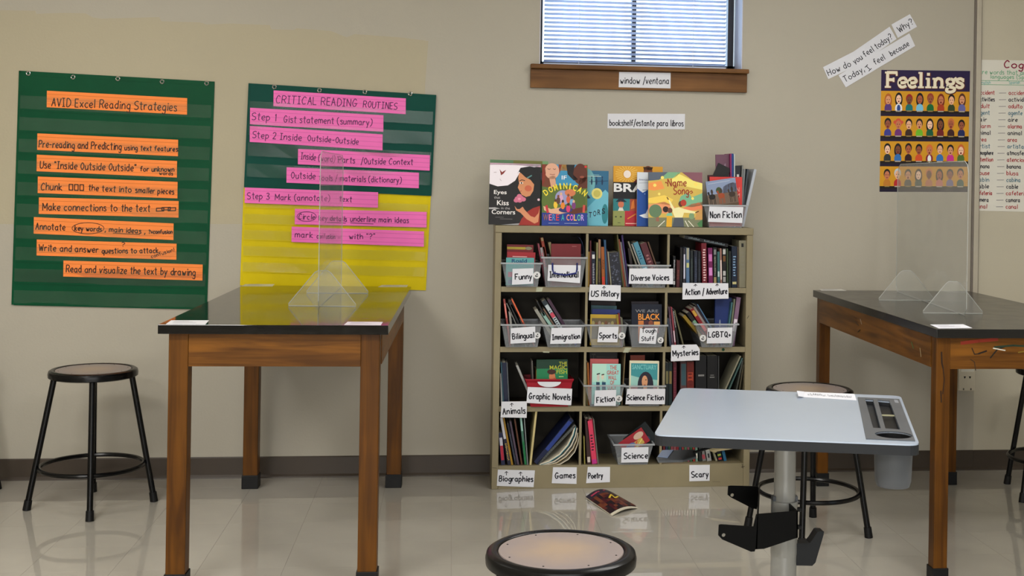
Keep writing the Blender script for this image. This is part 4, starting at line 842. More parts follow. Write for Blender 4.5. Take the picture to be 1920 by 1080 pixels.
# ------------------------------------------------------------------ books
M_cover = mat('book_cover', source='object', rough=.45, spec=.3, var=.05, vscale=14); M_pages = mat('book_pages', (205,198,178), .85, var=.06, vscale=120)
CN = {}
def book_parts(t, W_, Dp, H_, color, closed_front=False, pages=(205,198,178)):
    """spine towards the viewer (-y); thickness along x"""
    c = min(.0016, W_*.18); mb = MB()
    mb.box((0,0,0),(c,Dp,H_)).box((W_-c,0,0),(W_,Dp,H_)).box((c,0,0),(W_-c,c,H_)); mb.build('cover', M_cover, t, local=True, color=color)
    MB().box((c,c,.002),(W_-c,Dp-.003,H_-.002)).build('pages', M_pages, t, local=True)
NUM = ['first','second','third','fourth','fifth','sixth','seventh','eighth','ninth','tenth','eleventh','twelfth','thirteenth','fourteenth','fifteenth','sixteenth','seventeenth','eighteenth','nineteenth','twentieth','21st','22nd']
cnt = {}
def spine(xb, xt, yt, w_, color, name, place, z, yy, ybase, bands=(), depth=.15, nm=None, group=None):
    """a book standing or leaning: bottom-left pixel xb, top-left pixel (xt, yt), thickness w_ pixels"""
    pb = P(xb, ybase, yy); pt = P(xt, yt, yy); pb = Vector((pb.x, yy, z+.0008))
    d = Vector((pt.x-pb.x, 0, pt.z-pb.z)); H_ = d.length; d.normalize(); a = math.atan2(d.x, d.z)
    W_ = w_/F*yy
    if a > 0: pb.z += W_*math.sin(a)
    ex = Vector((math.cos(a), 0, -math.sin(a))); ez = d
    M = Matrix(((ex.x,0,ez.x,pb.x),(0,1,0,pb.y),(ex.z,0,ez.z,pb.z),(0,0,0,1)))
    k = cnt[place] = cnt.get(place, 0)+1
    if len((name+' '+place).replace('/', ' ').replace('-', ' ').split()) > 12: name = name.split(' with ')[0]
    t = thing('book', f'{name}, {NUM[k-1]} from the left {place}', 'book', M=M, group=group or ('books '+place))
    book_parts(t, W_, depth, H_, color if z > 1.1 else tuple(c*.7 for c in color))  # books below the shelf top get the cavity's shade in their cover colour
    if bands:
        pr = Print(lambda a_, b_, q: Vector((a_, -.0002-.0001*q, b_)))
        for b_ in bands:
            if b_[0] == 'r': pr.rect(W_*(b_[3] if len(b_) > 4 else .12), H_*b_[1], W_*(b_[4] if len(b_) > 4 else .88), H_*b_[2], b_[-1] if len(b_) in (4,6) else (0,0,0))
            else:                                                # a row of strokes standing for lettering too small to read
                n = int(H_*(b_[2]-b_[1])/(W_*.5)); rr = random.Random(n+int(xb)); pr.up()
                for i in range(n):
                    z_ = H_*b_[1]+i*W_*.5; pr.rect(W_*rr.uniform(.2,.35), z_, W_*rr.uniform(.6,.8), z_+W_*.24, b_[3])
        pr.build('spine_print', M_ink, t, local=True)
    return t
yi = YS+.016; yin = YS+.012+.008
A_ = lambda *a: a
def row(place, z, ybase, yy, items, depth=.15):
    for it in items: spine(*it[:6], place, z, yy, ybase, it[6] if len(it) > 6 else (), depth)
S_ = lambda a, b_, c: ('s', a, b_, c)
R1 = lambda *a: ('r', *a)
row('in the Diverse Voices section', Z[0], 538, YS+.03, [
 A_(1187,1177,466,5,(40,22,22),'thin dark book with red print',[S_(.3,.6,(120,40,40))]), A_(1206,1177,453,2.6,(168,160,140),'slim cream book'), A_(1213.5,1183.5,458,2.6,(200,200,194),'slim white book'),
 A_(1217,1187,456,9.5,(104,184,214),'thick pale blue book',[S_(.62,.86,(30,80,110)),R1(.28,.42,(180,220,235))]), A_(1228,1200,458,12.5,(112,44,54),'thick maroon book',[S_(.4,.8,(150,100,100))]), A_(1243,1214,454,2.6,(120,84,60),'slim brown book')], .14)
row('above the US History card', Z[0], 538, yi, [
 A_(1101.2,1102,472,4,(196,150,36),'slim gold book'), A_(1106.5,1106,451,2.6,(110,20,40),'tall slim maroon book'), A_(1109.8,1109.5,472,6.4,(24,30,62),'navy book with white print',[S_(.1,.7,(170,170,180)),R1(.8,.92,(200,200,200))]),
 A_(1117.4,1118.5,455,2.8,(178,172,110),'slim olive cream book'), A_(1121.6,1121.6,449,5,(40,30,24),'tall black and tan book',[R1(.6,1,(140,104,76)),S_(.1,.55,(120,90,60))]), A_(1128.8,1126.8,463,6,(206,112,40),'orange book',[R1(0,.25,(190,50,40)),S_(.45,.7,(60,30,20))]),
 A_(1136,1132.5,450,3.6,(52,104,150),'slim blue book'), A_(1140.5,1136,468,2.8,(70,26,34),'slim wine book'), A_(1145,1139,472,2.2,(196,190,160),'slim cream book'), A_(1147.8,1142,474,19,(44,46,60),'wide charcoal book with a pebble pattern'),
 A_(1168,1156.5,440,2.2,(120,116,60),'tall olive book'), A_(1170.8,1159,449,3,(176,86,50),'slim rust book'), A_(1174.4,1163,454,2.4,(160,160,168),'slim grey book'), A_(1177.4,1165,441,3,(66,44,120),'tall purple book')])
for t in [o for o in COL.objects if o.get('label','').startswith('wide charcoal')]:
    pr = Print(lambda a_, b_, q: Vector((a_, -.0002-.0001*q, b_))); rr = random.Random(2)
    for i in range(46):
        x, z_ = rr.uniform(.004,.041), rr.uniform(.006,.155); s_ = rr.uniform(.0025,.005); g = rr.choice([(66,70,86),(84,88,104),(30,30,42),(30,32,44),(150,170,120)] if i%9 == 0 else [(66,70,86),(84,88,104),(30,30,42)])
        pr.ell(x, z_, s_, s_*rr.uniform(.6,1.3), g, 10, rr.uniform(0,3)); pr.layer = i//6
    pr.build('cover_print', M_ink, t, local=True)
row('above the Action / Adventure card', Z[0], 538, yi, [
 A_(1262,1262.5,480,4.2,(18,18,22),'black book with white print',[S_(.25,.9,(200,200,205)),R1(.08,.2,(200,200,200))]), A_(1268,1269,488,6.2,(96,28,32),'short maroon book',[S_(.3,.7,(130,70,60))]), A_(1275,1275.5,464,4.6,(22,18,22),'black book'),
 A_(1281,1281.5,466,4,(64,60,72),'grey and white book',[R1(.22,.85,(184,184,200))]), A_(1286.5,1286.5,465,6.4,(108,146,190),'pale blue book',[R1(.7,1,(150,146,126)),R1(.5,.62,(180,180,120))]), A_(1294.5,1294.5,470,5.2,(36,44,46),'dark grey green book',[S_(.2,.8,(70,84,80))]),
 A_(1301.5,1301.5,470,6.4,(34,40,62),'dark blue book',[S_(.15,.85,(70,80,104))]), A_(1309,1309,471,4.8,(26,30,40),'near black book',[S_(.2,.8,(56,64,76))]), A_(1317,1315,456,9.6,(142,26,44),'tall crimson book with white print',[S_(.15,.94,(220,190,190))]),
 A_(1329,1327.6,465,8.2,(150,30,112),'magenta book',[R1(.66,.84,(190,110,170)),R1(.3,.5,(200,130,190))]), A_(1338,1337.5,464,6.2,(22,24,26),'black book with coloured print',[R1(.82,.95,(120,120,120)),S_(.3,.8,(150,150,130)),R1(.03,.26,(150,130,90))]),
 A_(1345.6,1345,472,4.4,(70,136,136),'teal book',[R1(.3,.45,(170,190,190)),R1(0,.2,(40,70,100))]), A_(1351,1350,466,3,(206,150,134),'slim salmon book',[R1(.2,.7,(220,206,200))]), A_(1355,1354.6,465,6.8,(24,24,26),'black book with white label blocks',[R1(.84,.97,(180,180,176)),R1(.66,.8,(110,74,40)),R1(.3,.42,(170,170,166)),R1(.14,.27,(150,150,148))]),
 A_(1363,1362.5,466,2.6,(70,92,60),'slim green book'), A_(1366.6,1366.4,471,4.4,(26,34,34),'near black green book',[S_(.1,.8,(50,64,60))]), A_(1372.2,1372,462,10.2,(20,38,66),'navy book with large white print',[S_(.28,.8,(120,150,180)),R1(.08,.14,(180,170,120))]),
 A_(1383,1382.6,463,2,(120,100,80),'slim tan book'), A_(1385.8,1385.6,451,15,(168,162,134),'thick cream book',[R1(.86,.94,.3,.6,(30,30,30)),S_(.3,.8,(120,116,100))])])
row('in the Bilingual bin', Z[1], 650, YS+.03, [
 A_(955,943.6,561,3.4,(206,88,84),'slim coral book',[R1(.6,.9,(220,130,120))]), A_(960,953.5,584,4,(196,192,184),'slim white book'), A_(985,949,569,2,(150,150,144),'slim grey book'), A_(989,953,566,6,(24,22,24),'black book'),
 A_(996,957.5,572,3,(96,96,90),'slim dark grey book'), A_(1000.5,958,561,3.2,(198,84,60),'slim rust red book',[R1(.5,1,(206,96,60))]), ], .14)
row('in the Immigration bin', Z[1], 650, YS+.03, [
 A_(1044,1002,582,6,(202,200,186),'cream book'), A_(1049,1006,566,2.6,(30,28,30),'slim black book'), A_(1055,1014,588,6.4,(108,146,136),'sage green book',[R1(.5,.9,(140,176,164))]), A_(1062,1018,580,3,(150,116,96),'slim tan book'),
 A_(1067,1015.5,566,8.6,(52,66,76),'large slate book with white print',[R1(.0,.9,(176,186,190)),S_(.1,.8,(40,46,56)),R1(.62,.72,(190,70,90))]), A_(1078,1026,563,5.6,(84,50,78),'purple book',[R1(0,.35,(70,90,170))])], .14)
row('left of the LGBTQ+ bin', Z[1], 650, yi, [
 A_(1255.5,1250.6,597,4,(70,84,104),'grey blue book'), A_(1260,1252.6,576,3.6,(98,66,88),'plum book',[S_(.1,.8,(140,110,130))]), A_(1265,1257.4,576,3,(190,80,96),'slim rose book',[R1(.1,.4,(200,180,190))]), A_(1270,1260,579,4,(24,24,26),'black and white book',[S_(.5,.95,(180,180,180))]), A_(1280.5,1263.5,582,2.6,(132,126,92),'slim olive book')], .14)
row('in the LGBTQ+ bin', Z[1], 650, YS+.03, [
 A_(1325,1280,594,6,(184,150,40),'yellow book'), A_(1331,1287,588,7,(28,26,28),'black book with green marks',[R1(.6,.75,(110,150,120)),S_(.2,.5,(150,40,40))]), A_(1338,1294,581,7,(176,34,44),'red book',[R1(.8,.95,(190,150,60)),R1(.4,.6,(210,100,100))]),
 A_(1345,1300,577,4,(196,180,172),'pale pink book'), A_(1348.5,1303.4,573,4,(40,26,50),'dark violet book'), A_(1352.5,1306,572,3,(108,160,210),'slim light blue book',[R1(.5,.53,(230,230,230))]), A_(1361,1371.5,567,2.6,(90,150,160),'slim teal book',),
 A_(1365.8,1376,561,3,(150,160,130),'slim sage book'), A_(1369,1381.5,558,8,(170,132,166),'lilac book',[R1(.3,.55,(220,210,220))])], .14)
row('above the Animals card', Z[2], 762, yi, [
 A_(939.5,937.8,700,3,(196,196,194),'slim white book'), A_(942.8,938.6,679,2.4,(60,110,130),'slim teal book'), A_(945.6,941.5,680,7.4,(20,32,70),'navy book'), A_(953.6,949.5,680,2,(120,126,134),'slim grey book')])
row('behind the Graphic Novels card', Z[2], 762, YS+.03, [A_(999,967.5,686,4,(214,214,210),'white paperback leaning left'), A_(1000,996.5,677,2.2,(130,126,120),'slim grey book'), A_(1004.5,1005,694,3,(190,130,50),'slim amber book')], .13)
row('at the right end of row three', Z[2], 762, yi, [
 A_(1247.5,1248,680,6,(24,40,44),'dark teal book with gold top',[R1(.5,.8,(110,104,70))]), A_(1254,1254.4,680,6,(26,50,52),'dark green book with gold top',[R1(.5,.8,(120,100,60))]), A_(1262,1262.4,679,6.6,(104,26,44),'maroon book',[S_(.2,.9,(130,50,70))]),
 A_(1276,1276,678,11.5,(110,70,74),'dusty pink and teal book',[R1(.45,.95,(50,76,84))]), A_(1288,1288,678,13.5,(134,40,30),'brick red book',[R1(.55,.75,(150,60,40)),S_(.2,.9,(90,24,24))]), A_(1304,1304,667,21,(16,17,22),'wide black binder',[R1(.58,.615,.25,.8,(120,120,118))]),
 A_(1326,1326,667,20,(17,17,20),'second wide black binder',[R1(.55,.57,.25,.7,(120,120,118)),R1(.595,.61,.3,.65,(110,110,108))]), A_(1346.4,1346.8,668,1.6,(84,86,88),'thin grey folder'),
 A_(1339+7,1387.4,668,2.6,(180,176,150),'slim cream book leaning right'), A_(1354,1391,672,2.6,(84,120,116),'slim teal book leaning right'), A_(1374,1391.5,676,2.4,(90,94,84),'slim moss book leaning right'), A_(1381,1393,684,2.4,(92,84,60),'slim brown book leaning right')])
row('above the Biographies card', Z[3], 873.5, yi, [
 A_(940,934.6,812,7,(34,40,86),'navy book with a red label',[R1(.15,.6,(170,40,60)),R1(.6,.85,(190,190,200))]), A_(952,937,784,6,(30,28,60),'violet book with a white top',[R1(.55,1,(190,190,196)),S_(.1,.5,(200,170,80))]), A_(958.6,942,784,3.8,(212,160,40),'yellow book'),
 A_(965.5,950.5,795,3.6,(26,26,50),'dark navy book',[S_(.1,.8,(80,90,110))]), A_(970,955,790,3.6,(112,92,114),'mauve book'), A_(977,963.6,786,3,(120,70,44),'slim brown book'), A_(983.4,974.5,784,4.4,(90,150,126),'mint and green book',[R1(0,.5,(24,110,60)),R1(.72,1,(150,190,180))]), A_(988.6,982,784,2,(170,180,180),'slim pale book')], .14)
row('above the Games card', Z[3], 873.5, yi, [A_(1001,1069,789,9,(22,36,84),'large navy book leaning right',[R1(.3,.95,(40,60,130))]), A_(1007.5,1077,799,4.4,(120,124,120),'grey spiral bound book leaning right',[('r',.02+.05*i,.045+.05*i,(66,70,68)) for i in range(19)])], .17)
row('above the Poetry card', Z[3], 873.5, yi, [A_(1095.4,1094,818,2,(196,184,90),'thin yellow book'), A_(1101,1096.5,785,7,(74,44,40),'brown book',[R1(.04,.16,(190,180,170))]), A_(1109.5,1100,787,11,(196,44,72),'thick red and magenta book',[R1(.1,.97,(206,60,90)),S_(.3,.75,(60,20,40)),R1(0,.1,(180,50,130))]), A_(1120.6,1112,786,2,(150,146,136),'slim grey book')])
sc_ = [(170,50,60,'red'),(50,80,120,'blue'),(40,100,70,'green'),(196,90,100,'pink'),(206,110,116,'light pink'),(180,40,50,'scarlet'),(40,100,120,'teal'),(190,60,60,'tomato'),(100,150,110,'pale green'),(180,90,110,'rose'),(50,120,70,'leaf green'),(190,60,50,'orange red'),(150,190,170,'mint')]
its = [A_(1243.2+i*5.1,1243+i*5.0,806,3.9,c[:3],'slim '+c[3]+' book',[R1(.1,.25,(210,200,190)),S_(.35,.9,(30,20,24))]) for i, c in enumerate(sc_)]
its += [A_(1310.4,1310,802,6.2,(34,42,42),'dark grey book'), A_(1317.6,1313.5,845,7,(150,150,146),'short grey book with a red mark',[R1(.2,.6,(150,60,70))]), A_(1326,1323,845,8.4,(200,200,196),'short white book with black marks',[R1(.3,.7,.3,.7,(40,40,44))]), A_(1342,1334,842,3.6,(190,184,150),'slim cream book'), A_(1347,1342,842,8.4,(22,24,40),'short black book with coloured dots',[R1(.1,.25,(180,50,50)),R1(.4,.55,(150,170,60))]), A_(1357.5,1353,845,5.4,(50,130,180),'short bright blue book')]
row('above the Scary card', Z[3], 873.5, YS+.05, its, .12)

# a book lying slanted on top of the upright ones, top row right
q = [P(a, b_, yi) for a, b_ in [(1284,441),(1366,457),(1364.5,463.5),(1282.5,447)]]
M_ = Matrix.Translation(q[3]) @ Matrix.Rotation(math.atan2(-(q[2].z-q[3].z), q[2].x-q[3].x), 4, 'Y')
t = thing('book', 'black book lying slanted across the tops of the upright books, top row right', 'book', M=M_, group='books above the Action / Adventure card')
L_ = (q[2]-q[3]).length; W_ = (q[0]-q[3]).length; mb = MB()
mb.box((0,0,0),(L_,.15,.0014)).box((0,0,W_-.0014),(L_,.15,W_)).box((0,0,.0014),(L_,.0014,W_-.0014)).build('cover', M_cover, t, local=True, color=(18,19,23)); MB().box((.002,.0014,.0014),(L_-.002,.147,W_-.0014)).build('pages', M_pages, t, local=True)
pr = Print(lambda a, b_, k: Vector((a, -.0003, b_)))
for i in range(26): 
    if i not in (8,9,10): pr.rect(L_*(.1+i*.032), W_*.3, L_*(.118+i*.032), W_*(.6+.12*(i%3)), (110,124,130))
pr.build('spine_print', M_ink, t, local=True)
# ------------------------------------------------------------------ face-out books
def faceout(label, TL, TR, BR, BL, y, color, z=None, th=.009, lean=.08, art=None, edge=None, group=None, cat='book', name='book'):
    """a book showing its front cover; pixels of the cover's corners at distance y"""
    tl, tr, br, bl = (P(*q, y) for q in (TL, TR, BR, BL))
    ex = ((tr-tl)+(br-bl)); ex.y = 0; W_ = ex.length/2; ex.normalize(); ez = Vector((-ex.z, 0, ex.x)); H_ = ((tl-bl).length+(tr-br).length)/2
    o = Vector((bl.x, y, bl.z if z is None else z+.0008)); 
    if z is not None and ex.z < 0: o.z += -ex.z*W_
    M = Matrix(((ex.x,0,ez.x,o.x),(0,1,0,o.y),(ex.z,0,ez.z,o.z),(0,0,0,1))) @ Matrix.Rotation(-lean, 4, 'X')
    t = thing(name, label, cat, M=M, group=group); c = .0014
    MB().box((0,0,0),(W_,c,H_)).box((0,th-c,0),(W_,th,H_)).box((0,c,0),(c,th-c,H_)).build('cover', M_cover, t, local=True, color=color)
    MB().box((c,c,.002),(W_-.002,th-c,H_-.002)).build('pages', M_pages, t, local=True)
    if art:
        pr = Print(lambda a, b_, k: Vector((a*W_, -.0001-.00012*k, b_*H_))); pr.W = W_; pr.H = H_
        art(pr); pr.fixn = False; pr.build('cover_print', M_ink, t, local=True)
    return t
def E(pr, x, y, rx, ry, c, rot=0, n=20): pr.ell(x, y, rx, ry, c, n, rot)
def clip(pts): return [(min(1,max(0,a)), min(1,max(0,b_))) for a, b_ in pts]
def art_hair(pr):
    W = (236,228,236)
    pr.rect(0,0,1,1,(30,28,30)); pr.up()
    pr.poly(clip([(0,.99),(1,1),(1,.97),(.78,.93),(.66,.92),(.58,.84),(.5,.72),(.36,.64),(.16,.62),(0,.66)]), W); pr.poly(clip([(0,1),(1,1),(1,.95),(.5,.975),(0,.97)]), (214,176,196))
    pr.poly(clip([(0,.275),(.12,.28),(.22,.26),(.1,.25),(0,.25)]), (170,168,170)); pr.poly(clip([(.24,0),(.6,.03),(.6,0)]), (150,148,150)); pr.up()
    pr.poly([(.57,.84),(.56,.76),(.58,.68),(.555,.61),(.575,.58),(.6,.545),(.64,.49),(.72,.46),(.80,.48),(.86,.56),(.88,.7),(.8,.82),(.68,.87)], (206,138,96)); E(pr,.76,.6,.07,.05,(196,100,72)); pr.up()
    pr.poly([(.54,.83),(.6,.93),(.78,.96),(.98,.93),(1,.85),(1,.34),(.9,.3),(.78,.26),(.66,.34),(.7,.42),(.8,.47),(.87,.56),(.88,.66),(.8,.74),(.7,.78),(.62,.84),(.57,.87)], (24,24,26)); pr.up()
    pr.line([(.74,.77),(.82,.81)], .02, (90,140,140)); E(pr,.625,.685,.035,.016,(230,220,210)); E(pr,.625,.685,.013,.016,(24,20,22)); pr.line([(.59,.72),(.63,.735),(.69,.725)], .013, (50,34,30)); pr.line([(.605,.55),(.63,.555)], .01, (150,60,56))
    pr.poly([(.6,.02),(.64,.1),(.75,.22),(.86,.28),(1,.32),(1,0),(.58,0)], (150,44,36)); pr.up()
    pr.poly([(.5,.31),(.55,.26),(.6,.26),(.66,.3),(.7,.25),(.82,.15),(.9,.13),(.97,.2),(1,.3),(.97,.06),(.9,.03),(.74,.1),(.62,.2),(.53,.24)], (206,138,100)); pr.up()
    for a, b_ in ((.55,.43),(.63,.44),(.59,.47),(.6,.4),(.67,.42),(.53,.4)): E(pr,a,b_,.05,.035,(206,112,140))
    E(pr,.59,.425,.03,.02,(226,150,170)); E(pr,.97,.42,.025,.02,(226,190,200))
    pr.poly([(.19,.9),(.24,.85),(.27,.87),(.32,.89),(.27,.83),(.22,.8),(.21,.84)], (130,50,44)); pr.line([(.08,.845),(.13,.85)], .006, (150,130,140)); pr.line([(.2,.74),(.23,.71)], .006, (150,130,140))
    w = (236,232,230)
    pr.type('Eyes', .09, .475, .25, .085, w, .012); pr.type('that', .095, .42, .12, .04, (180,176,176), .0); pr.type('Kiss', .155, .315, .23, .08, w, .012); pr.type('in the', .24, .25, .17, .04, (180,176,176), 0); pr.type('Corners', .055, .17, .46, .075, w, .012)
    pr.line([(.13,.12),(.29,.122)], .006, (120,116,116)); pr.line([(.22,.095),(.46,.095)], .006, (120,116,116))
def art_green(pr):
    pr.rect(0,0,1,1,(92,128,92)); pr.up(); pr.rect(.4,.9,.9,1,(110,112,56)); pr.rect(.9,.3,1,1,(120,160,110)); E(pr,.9,.76,.1,.06,(176,170,190)); 
def art_color(pr):
    pr.rect(0,0,1,1,(88,108,52)); pr.up(); pr.poly([(0,.64),(.3,.6),(.3,1),(0,1)],(110,60,40)); pr.poly([(.3,.66),(.82,.66),(.8,1),(.3,1)],(60,140,180)); pr.poly([(.4,.9),(.56,.9),(.56,1),(.4,1)],(220,160,60)); pr.rect(0,0,1,.21,(34,56,136)); pr.up()
    E(pr,.215,.89,.16,.13,(214,164,138)); pr.poly([(.2,.62),(.31,.66),(.28,.82),(.15,.8)],(210,158,130)); pr.poly([(0,1),(.06,1),(.08,.86),(.05,.7),(0,.64)],(130,50,34)); pr.poly([(.36,1),(.43,1),(.38,.84)],(130,50,34))
    E(pr,.84,.85,.16,.17,(92,46,32)); pr.poly([(.53,1),(.72,1),(.68,.84),(.8,.76),(.7,.74),(.56,.84)],(30,26,28)); pr.poly([(.78,.6),(1,.62),(1,.8),(.84,.8)],(92,46,32)); E(pr,.88,.8,.05,.018,(150,80,60)); E(pr,.96,.97,.03,.02,(200,50,50)); pr.up()
    for x in (.15,.27): pr.line([(x-.03,.93),(x,.918),(x+.03,.928)], .008, (60,40,34))
    pr.line([(.17,.838),(.23,.832),(.28,.838)], .01, (150,90,80)); 
    E(pr,.46,.46,.17,.12,(150,150,190)); E(pr,.62,.54,.12,.06,(206,120,80)); E(pr,.82,.4,.14,.15,(80,98,44)); E(pr,.12,.4,.13,.14,(92,110,48)); pr.up()
    pr.poly([(.03,.32),(.1,.3),(.2,.27),(.42,.3),(.6,.26),(.58,.22),(.4,.19),(.2,.2),(.05,.25)],(218,170,140)); pr.poly([(.98,.34),(.85,.3),(.6,.27),(.55,.22),(.7,.19),(.9,.22),(1,.26)],(92,46,32)); E(pr,.52,.26,.15,.045,(50,50,110)); pr.line([(.1,.32),(.13,.22)],.05,(190,50,60)); pr.line([(.93,.33),(.92,.23)],.05,(200,80,70)); pr.up()
    cols = [(230,190,60),(210,160,190),(224,130,50),(200,90,60),(110,160,200),(120,60,120),(210,60,110),(90,60,50)]
    for i, (x, z_) in enumerate([(.3,.34),(.42,.45),(.46,.33),(.58,.43),(.66,.39),(.7,.33),(.58,.28),(.36,.41)]):
        E(pr,x,z_,.045,.06,cols[i]); E(pr,x,z_+.07,.026,.024,[(90,50,36),(214,170,140),(60,36,30),(120,70,48)][i%4])
    pr.up(); w = (236,236,240)
    pr.type('IF', .43, .755, .11, .065, w, .01)
    s = 'DOMINICAN'; 
    for i, ch in enumerate(s):
        t_ = i/(len(s)-1); x = .04+.86*t_; z_ = .49+.11*(1-(2*t_-1)**2); th = .75*(1-2*t_)*.9; k = pr.mp; cx_, cz = x+.04, z_+.05
        pr.mp = lambda a, b_, q: k(cx_+(a-cx_)*math.cos(th)-(b_-cz)*math.sin(th)*1.3, cz+(a-cx_)*math.sin(th)/1.3+(b_-cz)*math.cos(th), q)
        pr.type(ch, x+(.025 if ch == 'I' else 0), z_, .03 if ch == 'I' else .085, .1, (240,220,60), .02); pr.mp = k
    x = .03
    for ch, c in zip('WERE A COLOR', [(150,96,60),(220,120,150),(90,140,200),(206,60,60),0,(60,170,170),0,(236,150,110),(230,110,200),(240,190,90),(110,200,150),(190,160,220)]):
        if ch == ' ': x += .035; continue
        wd = .11 if ch == 'W' else .066; pr.type(ch, x, .085, wd, .1, c, .012); x += wd+.014
    pr.line([(.15,.04),(.38,.04)], .006, (170,180,210)); pr.line([(.5,.04),(.8,.04)], .006, (170,180,210))
def art_water(pr):
    pr.rect(0,0,1,1,(70,148,170)); pr.up(); pr.poly([(0,.66),(1,.6),(1,1),(0,1)],(44,100,134)); E(pr,.3,.78,.28,.26,(110,170,176)); pr.poly([(.3,.3),(.9,.66),(1,.6),(1,0),(.4,0)],(104,176,196)); E(pr,.9,.22,.1,.18,(40,120,130)); pr.up()
    pr.poly([(.1,.62),(.3,.6),(.44,.5),(.36,.49),(.2,.55),(.1,.5)],(26,38,60)); pr.line([(.15,.46),(.33,.34)], .03, (130,90,60))
    for x in (.47,.62,.8): E(pr,x,.8,.025,.06,(26,50,80)); E(pr,x,.88,.02,.02,(26,50,80))
    pr.line([(.4,.8),(.98,.82)],.01,(26,50,80)); E(pr,.64,.585,.17,.1,(214,206,120)); pr.up(); E(pr,.64,.585,.11,.065,(190,180,90)); pr.line([(.36,.93),(.7,.925)],.01,(120,170,180)); pr.line([(.3,.9),(.76,.9)],.014,(170,196,190))
    s = 'PROTECTORS'
    for i, ch in enumerate(s):
        if i < 4: continue
        k = (i-4)/5; pr.type(ch, .12+.72*k*.95, .1+.12*k, .1, .1, (20,26,40), .014)
def art_brave(pr):
    pr.rect(0,0,1,1,(22,22,26)); pr.up(); pr.rect(0,.73,1,1,(206,150,44)); pr.rect(.0,.25,.34,.45,(40,120,126)); pr.rect(.34,.25,.6,.45,(160,70,44)); pr.rect(0,0,.24,.25,(140,146,84)); pr.rect(.24,0,.6,.25,(176,40,54)); pr.up()
    for i in range(22):
        a = i*2*math.pi/22; pr.line([(.28+.1*math.cos(a),.865+.08*math.sin(a)),(.28+.24*math.cos(a),max(.735,min(.995,.865+.14*math.sin(a))))], .007, (232,200,110))
    E(pr,.28,.865,.075,.065,(226,214,206)); E(pr,.7,.92,.09,.09,(110,60,34)); pr.poly([(.6,.99),(.8,.99),(.78,.94),(.62,.94)],(34,26,24)); pr.poly([(.4,.73),(.48,.73),(.48,.79)],(100,36,34))
    E(pr,.16,.36,.06,.06,(196,110,80)); pr.poly([(.05,.4),(.28,.4),(.23,.43),(.2,.46),(.11,.46),(.09,.43)],(26,34,50)); pr.poly([(.1,.25),(.22,.25),(.19,.31),(.13,.31)],(214,210,200)); E(pr,.06,.15,.02,.012,(60,70,50)); E(pr,.16,.15,.022,.012,(60,70,50)); pr.line([(.1,.05),(.15,.05)],.008,(60,70,50))
    pr.poly([(.36,.28),(.44,.3),(.42,.44),(.38,.4)],(214,120,50)); pr.line([(.3,.12),(.46,.2)],.02,(210,130,50)); pr.line([(.26,.04),(.5,.04)],.016,(226,170,160))
    pr.type('BRAVE', .0+.01, .565, .98, .145, (222,222,222), .03)
def art_boat(pr):
    pr.rect(0,0,1,1,(30,74,150)); pr.up(); pr.poly([(0,1),(1,1),(1,.68),(.6,.6),(.24,.7),(.1,.62),(0,.7)],(206,212,222)); pr.poly([(.04,.2),(.12,.16),(.3,.14),(.3,.34),(.22,.38),(.16,.24)],(222,226,232)); pr.up(); pr.type('Sittuq K', .03, .84, .26, .035, (40,60,110), .01); pr.line([(.03,.8),(.3,.81)],.006,(120,130,150)); pr.line([(.1,.67),(.28,.68)],.01,(90,100,130)); E(pr,.14,.6,.01,.012,(120,150,200))
